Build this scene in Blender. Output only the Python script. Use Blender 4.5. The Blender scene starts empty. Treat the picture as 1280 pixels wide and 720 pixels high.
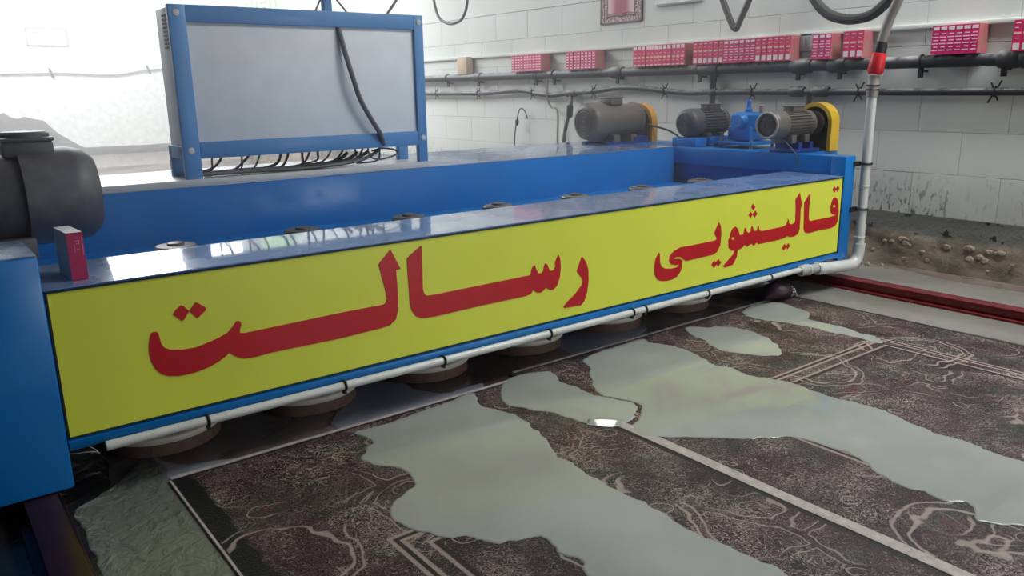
import bpy, bmesh, math, random
from mathutils import Vector, Matrix
from mathutils.geometry import tessellate_polygon
random.seed(7)
scn = bpy.context.scene
COL = scn.collection
K = 1.35            # metres per drawing unit (the unit is the photographer's eye height)

# ------------------------------------------------------------------ camera
def look(yaw, pitch, roll):
    f = Vector((math.sin(yaw)*math.cos(pitch), math.cos(yaw)*math.cos(pitch), -math.sin(pitch)))
    r = Vector((math.cos(yaw), -math.sin(yaw), 0)); u = r.cross(f)
    c, s = math.cos(roll), math.sin(roll)
    return c*r + s*u, -s*r + c*u, f
r_, u_, f_ = look(math.radians(37.358), math.radians(14.154), math.radians(-0.920))
cam = bpy.data.cameras.new('camera'); camo = bpy.data.objects.new('camera', cam); COL.objects.link(camo)
camo.matrix_world = Matrix(((r_.x, u_.x, -f_.x, 0), (r_.y, u_.y, -f_.y, 0), (r_.z, u_.z, -f_.z, K), (0, 0, 0, 1)))
cam.sensor_width = 36; cam.lens = 36*992.5/1280; cam.clip_start = .05; cam.clip_end = 200
scn.camera = camo

# ------------------------------------------------------------------ sky, daylight, exposure
scn.view_settings.view_transform = 'Standard'; scn.view_settings.look = 'None'
scn.view_settings.gamma = 1; scn.view_settings.exposure = 0.0
w = bpy.data.worlds.new('sky'); scn.world = w; w.use_nodes = True
w.node_tree.nodes['Background'].inputs[0].default_value = (.80, .90, 1, 1)
w.node_tree.nodes['Background'].inputs[1].default_value = 2.2
def area(name, loc, target, sx, sy, power, col=(1, 1, 1)):
    l = bpy.data.lights.new(name, 'AREA'); l.shape = 'RECTANGLE'; l.size = sx; l.size_y = sy; l.energy = power; l.color = col
    o = bpy.data.objects.new(name, l); COL.objects.link(o); o.location = Vector(loc)*K
    o.rotation_euler = (Vector(target)-Vector(loc)).to_track_quat('-Z', 'Y').to_euler(); return o
area('daylight_rear_skylight', (1.2, 9.1, 3.72), (1.2, 9.1, 0), 4.6, 4.2, 900, (.98, .99, 1))
area('daylight_rear_window', (2.2, 12.4, 2.86), (2.0, 8.0, 1.0), 5.2, 1.1, 240, (.95, .98, 1))
area('daylight_front_skylight', (3.8, .6, 3.72), (3.8, .8, 0), 1.2, 1.9, 205, (.98, 1, 1))
area('daylight_doorway', (3.45, -2.80, 1.0), (2.6, 2.1, .2), 1.7, 1.9, 48, (.98, 1, 1))

# ------------------------------------------------------------------ materials
def lin(c):
    return tuple(((x/255)/12.92 if x/255 <= .04045 else ((x/255+.055)/1.055)**2.4) for x in c)
class NT:
    """small helper to wire node trees"""
    def __init__(s, name):
        s.m = bpy.data.materials.new(name); s.m.use_nodes = True; s.t = s.m.node_tree
        s.b = s.t.nodes['Principled BSDF']
    def n(s, typ, **kw):
        x = s.t.nodes.new(typ)
        for k, v in kw.items(): setattr(x, k, v)
        return x
    def put(s, sock, v):
        if hasattr(v, 'is_linked') or hasattr(v, 'links'): s.t.links.new(v, sock)
        else:
            if isinstance(v, (tuple, list)) and len(v) == 3 and sock.type == 'RGBA': v = (*v, 1)
            sock.default_value = v
    def coord(s, kind='Object', scale=(1, 1, 1)):
        c = s.n('ShaderNodeTexCoord'); mp = s.n('ShaderNodeMapping'); s.put(mp.inputs[0], c.outputs[kind]); mp.inputs[3].default_value = scale
        return mp.outputs[0]
    def math(s, op, a, b=None, c=None):
        x = s.n('ShaderNodeMath', operation=op); s.put(x.inputs[0], a)
        if b is not None: s.put(x.inputs[1], b)
        if c is not None: s.put(x.inputs[2], c)
        return x.outputs[0]
    def noise(s, vec, scale, detail=3, rough=.5, dist=0):
        x = s.n('ShaderNodeTexNoise'); s.put(x.inputs['Vector'], vec); x.inputs['Scale'].default_value = scale
        x.inputs['Detail'].default_value = detail; x.inputs['Roughness'].default_value = rough; x.inputs['Distortion'].default_value = dist
        return x.outputs
    def voro(s, vec, scale, feature='F1', rnd=1):
        x = s.n('ShaderNodeTexVoronoi', feature=feature); s.put(x.inputs['Vector'], vec); x.inputs['Scale'].default_value = scale
        x.inputs['Randomness'].default_value = rnd; return x.outputs
    def ramp(s, f, *stops):
        x = s.n('ShaderNodeValToRGB'); s.put(x.inputs[0], f); e = x.color_ramp.elements
        while len(e) < len(stops): e.new(.5)
        for el, (p, c) in zip(e, stops):
            el.position = p; el.color = (*c, 1) if isinstance(c, (tuple, list)) else (c, c, c, 1)
        return x.outputs[0]
    def mix(s, f, a, b, typ='MIX'):
        x = s.n('ShaderNodeMix', data_type='RGBA', blend_type=typ); s.put(x.inputs[0], f); s.put(x.inputs[6], a); s.put(x.inputs[7], b); return x.outputs[2]
    def step(s, v, a, b):      # 0 below a, 1 above b
        x = s.n('ShaderNodeMapRange', interpolation_type='SMOOTHSTEP'); s.put(x.inputs[0], v); x.inputs[1].default_value = a; x.inputs[2].default_value = b; return x.outputs[0]
    def bump(s, h, strength=.3, dist=.01):
        x = s.n('ShaderNodeBump'); x.inputs['Strength'].default_value = strength; x.inputs['Distance'].default_value = dist
        s.put(x.inputs['Height'], h); s.put(s.b.inputs['Normal'], x.outputs[0])
    def set(s, **kw):
        names = {'col': 'Base Color', 'rough': 'Roughness', 'metal': 'Metallic', 'spec': 'Specular IOR Level', 'coat': 'Coat Weight', 'crough': 'Coat Roughness'}
        for k, v in kw.items(): s.put(s.b.inputs[names[k]], v)
        return s
def plain(name, rgb, rough=.5, metal=0, var=.12, scale=9, spec=.5, bump=0):
    t = NT(name); c = lin(rgb); v = t.coord()
    f = t.noise(v, scale, 4)[0]
    t.set(col=t.mix(t.ramp(f, (.3, 0.), (.7, 1.)), tuple(x*(1-var) for x in c), tuple(min(1, x*(1+var)) for x in c)), rough=rough, metal=metal, spec=spec)
    if bump: t.bump(t.noise(v, scale*6, 4)[0], bump, .004)
    return t.m
def wall_mat():
    t = NT('painted_block_wall'); v = t.coord('Generated'); 
    g = t.n('ShaderNodeNewGeometry'); pos = g.outputs['Position']
    sx = t.n('ShaderNodeSeparateXYZ'); t.put(sx.inputs[0], pos)
    big = t.noise(pos, 1.3, 4)[0]
    c = t.mix(t.ramp(big, (.3, 0.), (.7, 1.)), lin((208, 212, 206)), lin((222, 225, 219)))
    low = t.step(sx.outputs[2], .78, .38)                          # stains just above the plinth
    mp = t.n('ShaderNodeMapping'); t.put(mp.inputs[0], pos); mp.inputs[3].default_value = (1, 1, .35)
    sp = t.step(t.noise(mp.outputs[0], 34, 5, .62)[0], .535, .62); patch = t.step(t.noise(pos, 2.1, 3)[0], .38, .55)
    st = t.math('MULTIPLY', t.math('MULTIPLY', sp, patch), low)
    c = t.mix(t.math('MULTIPLY', st, .85), c, lin((58, 56, 52)))
    dirt = t.math('MULTIPLY', t.math('MULTIPLY', low, t.noise(pos, 1.7, 5)[0]), .55)
    c = t.mix(dirt, c, lin((120, 116, 108)))
    t.set(col=c, rough=.6, spec=.35); t.bump(t.noise(pos, 38, 5)[0], .25, .004); return t.m
def plinth_mat():
    t = NT('rough_plinth_render'); g = t.n('ShaderNodeNewGeometry'); pos = g.outputs['Position']
    sx = t.n('ShaderNodeSeparateXYZ'); t.put(sx.inputs[0], pos)
    n1 = t.noise(pos, 5, 5)[0]
    c = t.mix(t.ramp(n1, (.3, 0.), (.7, 1.)), lin((92, 82, 70)), lin((158, 144, 126)))
    edge = t.math('ADD', sx.outputs[2], t.math('MULTIPLY', t.noise(pos, 3.4, 4)[0], .16))
    top = t.step(edge, .30, .35)
    c = t.mix(top, c, lin((104, 104, 98)))
    h = t.step(t.noise(pos, 13, 4, .6)[0], .61, .66)
    c = t.mix(t.math('MULTIPLY', h, top), c, lin((22, 21, 20)))
    t.set(col=c, rough=.7); t.bump(t.noise(pos, 26, 6, .65)[0], .6, .02); return t.m
def floor_mat():
    t = NT('wet_concrete_floor'); g = t.n('ShaderNodeNewGeometry'); pos = g.outputs['Position']
    a = t.noise(pos, 1.1, 5)[0]; b = t.noise(pos, 7, 5)[0]
    c = t.mix(t.ramp(a, (.35, 0.), (.65, 1.)), lin((92, 76, 72)), lin((128, 116, 110)))
    c = t.mix(t.math('MULTIPLY', t.step(b, .5, .7), .5), c, lin((58, 46, 44)))
    wet = t.step(t.noise(pos, .8, 3)[0], .38, .56)
    t.set(col=c, rough=t.math('MULTIPLY_ADD', wet, -.28, .38), spec=.5)
    t.bump(t.noise(pos, 20, 5)[0], .22, .006); return t.m
def puddle_mat(name, rgb, ripple=0, rough=.07, rscale=16):
    t = NT(name); v = t.coord()
    n = t.noise(v, 1.6, 3)[0]; c = lin(rgb)
    t.set(col=t.mix(t.ramp(n, (.3, 0.), (.7, 1.)), tuple(x*.86 for x in c), tuple(x*1.1 for x in c)), rough=rough, spec=.5)
    if ripple: t.bump(t.noise(v, rscale, 3, .5, .6)[0], ripple, .02)
    else: t.bump(t.noise(v, 1.5, 2)[0], .012, .02)
    return t.m
def carpet_mat(name, wdt, left_black, seed):
    t = NT(name); v = t.coord()
    sx = t.n('ShaderNodeSeparateXYZ'); t.put(sx.inputs[0], v); x = sx.outputs[0]; y = sx.outputs[1]
    mp = t.n('ShaderNodeMapping'); t.put(mp.inputs[0], v); mp.inputs[1].default_value = (seed, seed*.7, 0); q = mp.outputs[0]
    wob = t.noise(q, 3.2, 3)[1]
    va = t.n('ShaderNodeVectorMath', operation='MULTIPLY_ADD'); t.put(va.inputs[0], wob); va.inputs[1].default_value = (.22,)*3; t.put(va.inputs[2], q); d = va.outputs[0]
    # background zones: wine, near black, moss
    z1 = t.noise(q, 2.6, 2)[0]
    base = t.mix(t.step(z1, .42, .52), lin((27, 17, 19)), lin((46, 18, 26)))
    base = t.mix(t.math('MULTIPLY', t.step(t.noise(q, 3.7, 2)[0], .54, .62), .8), base, lin((38, 41, 36)))
    # fine tufted flecks: leaves and tendrils in cream
    n1 = t.noise(q, 27, 1.2, .5, 1.4)[0]; n2 = t.noise(q, 48, 1, .5, 1.0)[0]; f2 = t.noise(q, 120, 2, .5)[0]
    dens = t.noise(q, 4.6, 3)[0]
    pp = t.math('PINGPONG', t.math('MULTIPLY', n1, 6.5), .5); pq = t.math('PINGPONG', t.math('MULTIPLY', n2, 4.5), .5)
    w1 = t.math('SUBTRACT', 1, t.step(t.math('SUBTRACT', pp, t.math('MULTIPLY', t.math('SUBTRACT', dens, .5), .42)), .10, .18))
    w2 = t.math('SUBTRACT', 1, t.step(t.math('SUBTRACT', pq, t.math('MULTIPLY', t.math('SUBTRACT', dens, .56), .6)), .06, .14))
    flk = t.math('MAXIMUM', w1, w2)
    cream = t.mix(t.step(t.noise(q, 4.2, 2)[0], .4, .6), lin((184, 168, 158)), lin((160, 138, 132)))
    cream = t.mix(t.step(f2, .45, .6), cream, lin((118, 104, 98)))
    c = t.mix(t.math('MULTIPLY', flk, t.math('MULTIPLY_ADD', t.step(t.noise(q, 3.3, 3)[0], .40, .62), .42, .34)), base, cream)
    # arabesque scrolls and petals
    e1 = t.voro(d, 3.0, 'DISTANCE_TO_EDGE')[0]
    l1 = t.math('SUBTRACT', 1, t.step(t.math('ABSOLUTE', t.math('SUBTRACT', e1, .050)), .005, .013))
    dk = t.math('SUBTRACT', 1, t.step(t.math('ABSOLUTE', t.math('SUBTRACT', e1, .018)), .012, .03))
    c = t.mix(t.math('MULTIPLY', dk, .35), c, lin((30, 17, 19)))
    c = t.mix(t.math('MULTIPLY', t.math('MULTIPLY', l1, t.step(t.noise(q, 2.3, 2)[0], .50, .60)), .75), c, lin((160, 142, 134)))
    e2 = t.voro(d, 7.5, 'F1')[0]
    ring = t.math('SUBTRACT', 1, t.step(t.math('ABSOLUTE', t.math('SUBTRACT', e2, .33)), .010, .024))
    gate = t.step(t.noise(q, 3.1, 2)[0], .50, .58)
    c = t.mix(t.math('MULTIPLY', t.math('MULTIPLY', ring, gate), .75), c, lin((158, 140, 132)))
    petal = t.math('SUBTRACT', 1, t.step(e2, .12, .17)); c = t.mix(t.math('MULTIPLY', petal, gate), c, lin((92, 34, 44)))
    # woven border lines, parallel to the edges
    xe = t.math('MINIMUM', x, t.math('SUBTRACT', wdt, x)); ye = t.math('MULTIPLY', y, -1); ed = t.math('MINIMUM', xe, ye); ed2 = t.math('MINIMUM', xe, t.math('SUBTRACT', ye, .41))
    def line(at, hw, col, f=1.0):
        nonlocal c
        m = t.math('SUBTRACT', 1, t.step(t.math('ABSOLUTE', t.math('SUBTRACT', ed2, at)), hw, hw+.006)); c = t.mix(t.math('MULTIPLY', m, f), c, col)
    line(.44, .018, lin((34, 20, 22)), .95); line(.425, .004, lin((165, 148, 140)), .85); line(.455, .004, lin((165, 148, 140)), .85)
    line(.53, .010, lin((34, 20, 22)), .95); line(.515, .004, lin((165, 148, 140)), .8)
    if left_black:
        bl = t.math('SUBTRACT', 1, t.step(t.math('ADD', x, t.math('MULTIPLY', t.noise(q, 9, 2)[0], .06)), .105, .125))
        c = t.mix(bl, c, lin((16, 15, 17)))
    # large leaf arcs: thin double rings
    e3 = t.voro(d, 1.5, 'F1')[0]
    for at, hw, f in ((.34, .004, .8), (.39, .003, .7), (.20, .003, .7)):
        m = t.math('SUBTRACT', 1, t.step(t.math('ABSOLUTE', t.math('SUBTRACT', e3, at)), hw, hw+.007))
        c = t.mix(t.math('MULTIPLY', t.math('MULTIPLY', m, f), t.step(t.noise(q, 2.0, 1)[0], .47, .53)), c, lin((166, 150, 142)))
    rim = t.math('SUBTRACT', 1, t.step(ed, .010, .018)); c = t.mix(rim, c, lin((30, 26, 26)))
    t.set(col=c, rough=.62, spec=.4); t.bump(t.noise(q, 150, 2)[0], .5, .006); return t.m
def blue_mat(name, rgb, rough):
    t = NT(name); g = t.n('ShaderNodeNewGeometry'); pos = g.outputs['Position']; c = lin(rgb)
    f = t.noise(pos, 2.2, 5)[0]
    col = t.mix(t.ramp(f, (.3, 0.), (.7, 1.)), tuple(k*.9 for k in c), tuple(k*1.08 for k in c))
    r2 = t.noise(pos, 5, 4)[0]
    t.set(col=col, rough=t.math('MULTIPLY_ADD', t.step(r2, .4, .65), .16, rough), spec=.5)
    t.bump(t.noise(pos, 6, 3)[0], .06, .01); return t.m
def dark_motor_mat():
    t = NT('motor_grey_paint'); v = t.coord(); n = t.noise(v, 18, 5)[0]
    t.set(col=t.mix(t.step(n, .35, .8), lin((76, 75, 80)), lin((92, 90, 90))), rough=.5, spec=.5); t.bump(t.noise(v, 60, 3)[0], .1, .003); return t.m
def pipe_mat():
    t = NT('weathered_black_pipe'); g = t.n('ShaderNodeNewGeometry'); pos = g.outputs['Position']
    n = t.noise(pos, 11, 6, .65)[0]; sep = t.n('ShaderNodeSeparateXYZ'); t.put(sep.inputs[0], g.outputs['Normal'])
    dust = t.math('MULTIPLY', t.step(sep.outputs[2], .1, .8), t.step(n, .32, .6))
    t.set(col=t.mix(dust, lin((52, 54, 60)), lin((168, 166, 164))), rough=.5); t.bump(n, .15, .006); return t.m
def mag_mat(name, a, b):
    t = NT(name); v = t.coord(); n = t.noise(v, 14, 3)[0]
    t.set(col=t.mix(t.ramp(n, (.35, 0.), (.65, 1.)), lin(a), lin(b)), rough=.42); return t.m
def rug_picture_mat():
    t = NT('woven_picture'); v = t.coord(); sx = t.n('ShaderNodeSeparateXYZ'); t.put(sx.inputs[0], v)
    ay = t.math('ABSOLUTE', sx.outputs[1])
    c = t.mix(t.step(ay, .055, .165), lin((178, 104, 118)), lin((226, 196, 198)))
    t.set(col=c, rough=.8); t.bump(t.noise(v, 200, 2)[0], .3, .002); return t.m
def rug_border_mat():
    t = NT('woven_border'); v = t.coord(); n = t.voro(v, 46)[0]; m = t.noise(v, 55, 3)[0]
    t.set(col=t.mix(t.step(m, .45, .58), lin((206, 192, 186)), lin((140, 92, 96))), rough=.8); return t.m
M = {}
M['wall'] = wall_mat(); M['plinth'] = plinth_mat(); M['floor'] = floor_mat()
M['plaster'] = plain('white_plaster', (222, 222, 218), .7, bump=.15)
M['mortar'] = plain('grey_mortar', (150, 148, 142), .85)
M['bare'] = plain('unseen_wall_dark_grey', (76, 75, 72), .8)  # unseen left and front walls, darkened to cut bounced light
M['ceil'] = plain('ceiling_sheet', (176, 178, 178), .6)
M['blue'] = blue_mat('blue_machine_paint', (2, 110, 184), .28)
M['bluetop'] = blue_mat('wet_blue_paint_reflection', (118, 142, 182), .20)  # wet film, with reflected wall light put into a paler base colour
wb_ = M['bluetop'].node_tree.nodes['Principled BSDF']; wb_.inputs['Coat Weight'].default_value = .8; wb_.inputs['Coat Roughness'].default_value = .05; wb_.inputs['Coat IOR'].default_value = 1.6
M['frame'] = blue_mat('grey_blue_frame_paint', (84, 138, 192), .35)
M['panel'] = plain('grey_cabinet_steel', (226, 228, 230), .42, var=.04)
M['tray'] = plain('pale_steel_tray', (196, 196, 194), .35, var=.06)
M['yellow'] = plain('yellow_sign_film', (222, 228, 74), .38, var=.03, scale=2)
M['red'] = plain('red_sign_film', (190, 14, 30), .38, var=.05)
M['black'] = plain('black_rubber', (28, 28, 30), .5)
M['cable'] = plain('dark_cable_sheath', (74, 75, 78), .5)
M['frontcable'] = plain('grey_cable_sheath', (98, 99, 102), .5)
M['hose'] = plain('dark_grey_hose', (74, 73, 70), .55)
M['pvc'] = plain('white_pvc', (204, 205, 200), .3, var=.06)
M['greyhose'] = plain('grey_hose', (150, 142, 134), .45)
M['redtape'] = plain('red_rubber_sleeve', (205, 36, 44), .4)
M['motor'] = dark_motor_mat(); M['motor2'] = plain('motor_brown_grey', (98, 92, 86), .45)
M['steel'] = plain('dull_steel', (150, 150, 150), .35, metal=.7)
M['gear'] = blue_mat('blue_gearbox_paint', (8, 112, 190), .35)
M['navy'] = blue_mat('navy_bracket_paint', (22, 56, 130), .4)
M['ochre'] = plain('ochre_guard_paint', (206, 150, 62), .5); M['yguard'] = plain('yellow_guard_paint', (214, 172, 44), .5)
M['rust'] = plain('dark_rusty_inside', (66, 48, 40), .7)
M['pipe'] = pipe_mat()
M['bristle'] = plain('brown_brush_bristle', (112, 86, 74), .7, scale=60, var=.12, bump=.3)
M['rim'] = plain('cream_brush_rim', (232, 222, 206), .45)
M['disc'] = plain('brush_disc_plate', (58, 55, 53), .4)
M['pulley'] = plain('dull_pulley_cover', (92, 86, 84), .4)
M['rail2'] = plain('shade_dark_red_rail_paint', (40, 17, 21), .3, var=.3, scale=20)  # copy of the red rail paint, darkened to hold the shade at left
M['shadefilm'] = puddle_mat('painted_shade_film', (36, 36, 36), .3, .2, 14)  # near-black film colour that puts shade onto the lower left floor
M['rail'] = plain('dark_red_rail_paint', (104, 26, 36), .35, var=.25, scale=20)
M['puddle'] = puddle_mat('murky_wash_water', (158, 162, 155), 0, .07)
M['puddle'].node_tree.nodes['Principled BSDF'].inputs['IOR'].default_value = 1.33
M['wetfloor'] = puddle_mat('thin_water_film', (138, 134, 128), .05, .12)
M['wetunder'] = puddle_mat('thin_water_film_under_machine', (150, 153, 164), .05, .10)  # pale bluish base imitates light reflected by the wet floor
M['ripple'] = puddle_mat('rippled_rinse_water', (112, 116, 106), .95, .22, 17)
M['pink'] = mag_mat('magenta_carton_print', (205, 22, 106), (226, 40, 118)); M['rose'] = mag_mat('rose_red_carton_print', (210, 34, 92), (224, 54, 110))
M['kraft'] = mag_mat('pinkish_carton_side', (176, 126, 112), (196, 96, 116))
M['white'] = plain('white_print', (238, 222, 226), .5); M['cream'] = plain('cream_print', (236, 198, 176), .5); M['wine'] = plain('wine_carton_spine', (164, 24, 78), .4)
M['greycard'] = plain('grey_white_card', (172, 172, 172), .55)
M['rugpic'] = rug_picture_mat(); M['rugborder'] = rug_border_mat(); M['rugline'] = plain('woven_dark_line', (120, 104, 104), .8)
M['plaque'] = plain('white_plaque_board', (220, 220, 220), .4); M['plaqueline'] = plain('pale_grey_plaque_line', (150, 150, 150), .5)
M['stone'] = plain('pale_rubble_stone', (158, 142, 128), .8, scale=14, var=.25, bump=.4)
M['purple'] = plain('soaked_dark_maroon_cloth', (46, 22, 34), .45, bump=.4, scale=14)
M['fringe'] = plain('pale_carpet_fringe', (178, 167, 161), .7, scale=40, var=.2, bump=.4)
M['leaf'] = plain('green_leaf', (120, 170, 90), .6); M['alu'] = plain('white_window_frame', (230, 232, 232), .4)
M['brown'] = plain('plain_brown_carton', (206, 182, 156), .7)
g = NT('window_glass'); g.set(col=(1, 1, 1), rough=.02); g.b.inputs['Transmission Weight'].default_value = 1; g.b.inputs['IOR'].default_value = 1.02; M['glass'] = g.m
e = NT('added_lamp_lens'); e.b.inputs['Emission Color'].default_value = (1, .97, .92, 1); e.b.inputs['Emission Strength'].default_value = 34; M['lamp'] = e.m
M['carpetA'] = carpet_mat('wine_floral_carpet_pile', 1.55, True, 3.1); M['carpetB'] = carpet_mat('brown_floral_carpet_pile', 2.29, False, 11.7)

# ------------------------------------------------------------------ mesh building (drawing units in, metres out)
BASE = {}
def V(*a): return Vector(a)
class MB:
    def __init__(s): s.v = []; s.f = []; s.mi = []
    def add(s, vs, fs, mi=0):
        o = len(s.v); s.v += [Vector(p) for p in vs]; s.f += [tuple(i+o for i in f) for f in fs]; s.mi += [mi]*len(fs); return s
    def box(s, x0, x1, y0, y1, z0, z1, mi=0, bev=0):
        if bev:
            b = min(bev, (x1-x0)*.45, (y1-y0)*.45, (z1-z0)*.45); bm = bmesh.new(); bmesh.ops.create_cube(bm, size=1)
            for q in bm.verts: q.co = Vector(((x0+x1)/2+q.co.x*(x1-x0), (y0+y1)/2+q.co.y*(y1-y0), (z0+z1)/2+q.co.z*(z1-z0)))
            bmesh.ops.bevel(bm, geom=bm.edges[:], offset=b, segments=2, profile=.5, affect='EDGES')
            bm.verts.index_update(); s.add([q.co.copy() for q in bm.verts], [[q.index for q in f.verts] for f in bm.faces], mi); bm.free(); return s
        p = [(x, y, z) for x in (x0, x1) for y in (y0, y1) for z in (z0, z1)]
        return s.add(p, [(0, 1, 3, 2), (4, 6, 7, 5), (0, 4, 5, 1), (2, 3, 7, 6), (0, 2, 6, 4), (1, 5, 7, 3)], mi)
    def lathe(s, c, axis, prof, n=24, mi=0, cap=True):
        """prof: (distance along axis, radius)"""
        c = Vector(c); a = Vector(axis).normalized(); t = a.orthogonal().normalized(); b = a.cross(t)
        vs = [c+a*h+(t*math.cos(2*math.pi*i/n)+b*math.sin(2*math.pi*i/n))*r for h, r in prof for i in range(n)]
        fs = [(k*n+i, k*n+(i+1) % n, (k+1)*n+(i+1) % n, (k+1)*n+i) for k in range(len(prof)-1) for i in range(n)]
        if cap: fs += [tuple(range(n))[::-1], tuple((len(prof)-1)*n+i for i in range(n))]
        return s.add(vs, fs, mi)
    def tube(s, pts, r, n=10, smooth=0, mi=0):
        P = [Vector(p) for p in pts]
        if smooth: P = spline(P, smooth)
        vs = []; prev = None
        for i, p in enumerate(P):
            d = (P[min(i+1, len(P)-1)]-P[max(i-1, 0)]).normalized()
            if prev is None: t = d.orthogonal().normalized()
            else: t = (prev-d*prev.dot(d)).normalized()
            prev = t; b = d.cross(t); rr = r[i] if isinstance(r, list) else r
            vs += [p+(t*math.cos(2*math.pi*k/n)+b*math.sin(2*math.pi*k/n))*rr for k in range(n)]
        m = len(P)
        fs = [(k*n+i, k*n+(i+1) % n, (k+1)*n+(i+1) % n, (k+1)*n+i) for k in range(m-1) for i in range(n)]
        fs += [tuple(range(n))[::-1], tuple((m-1)*n+i for i in range(n))]
        return s.add(vs, fs, mi)
    def torus(s, c, axis, R, r, n=32, k=8, mi=0):
        c = Vector(c); a = Vector(axis).normalized(); t = a.orthogonal().normalized(); b = a.cross(t)
        vs = []
        for i in range(n):
            d = t*math.cos(2*math.pi*i/n)+b*math.sin(2*math.pi*i/n)
            vs += [c+d*(R+r*math.cos(2*math.pi*j/k))+a*r*math.sin(2*math.pi*j/k) for j in range(k)]
        return s.add(vs, [(i*k+j, ((i+1) % n)*k+j, ((i+1) % n)*k+(j+1) % k, i*k+(j+1) % k) for i in range(n) for j in range(k)], mi)
    def prism(s, poly, holes, place, d0, d1, mi=0):
        """flat outline with holes, extruded; place(u, v, d) gives the point"""
        loops = [poly]+list(holes); allp = [p for l in loops for p in l]; n = len(allp)
        tri = tessellate_polygon([[Vector((p[0], p[1], 0)) for p in l] for l in loops])
        vs = [place(p[0], p[1], d0) for p in allp]+[place(p[0], p[1], d1) for p in allp]
        fs = [tuple(t) for t in tri]+[tuple(i+n for i in t)[::-1] for t in tri]
        o = 0
        for l in loops:
            m = len(l); fs += [(o+i, o+(i+1) % m, n+o+(i+1) % m, n+o+i) for i in range(m)]; o += m
        return s.add(vs, fs, mi)
    def build(s, name, mat, parent=None, origin=None, sharp=35, fix=True):
        me = bpy.data.meshes.new(name); o = bpy.data.objects.new(name, me); COL.objects.link(o)
        if parent is not None: org = BASE[parent.name]; o.parent = parent
        else:
            org = Vector(origin) if origin is not None else Vector((sum(p.x for p in s.v)/len(s.v), sum(p.y for p in s.v)/len(s.v), min(p.z for p in s.v)))
            o.location = org*K
        BASE[o.name] = org
        me.from_pydata([(p-org)*K for p in s.v], [], s.f)
        for m in (mat if isinstance(mat, (list, tuple)) else [mat]): me.materials.append(m)
        for p, i in zip(me.polygons, s.mi): p.material_index = i
        if fix:
            bm = bmesh.new(); bm.from_mesh(me); bmesh.ops.recalc_face_normals(bm, faces=bm.faces[:]); bm.to_mesh(me); bm.free()
        me.polygons.foreach_set('use_smooth', [True]*len(me.polygons)); me.set_sharp_from_angle(angle=math.radians(sharp))
        return o
def spline(P, k, closed=False):
    out = []; n = len(P)
    for i in range(n if closed else n-1):
        if closed: a, b, c, d = P[(i-1) % n], P[i], P[(i+1) % n], P[(i+2) % n]
        else: a, b, c, d = P[max(i-1, 0)], P[i], P[i+1], P[min(i+2, n-1)]
        for j in range(k):
            t = j/k; out.append(.5*((2*b)+(c-a)*t+(2*a-5*b+4*c-d)*t*t+(3*b-a-3*c+d)*t**3))
    if not closed: out.append(P[-1])
    return out
def tag(o, label, cat, group=None):
    o['label'] = label; o['category'] = cat
    if group: o['group'] = group
    return o
def thing(name, loc, label, cat, group=None):
    o = bpy.data.objects.new(name, None); COL.objects.link(o); o.location = Vector(loc)*K; o.empty_display_size = .1
    BASE[o.name] = Vector(loc); return tag(o, label, cat, group)
def struct(o): o['kind'] = 'structure'; return o
def copy_tree(o, parent=None):
    c = o.copy(); COL.objects.link(c)
    if parent: c.parent = parent
    for ch in list(o.children): copy_tree(ch, c)
    return c

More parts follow.
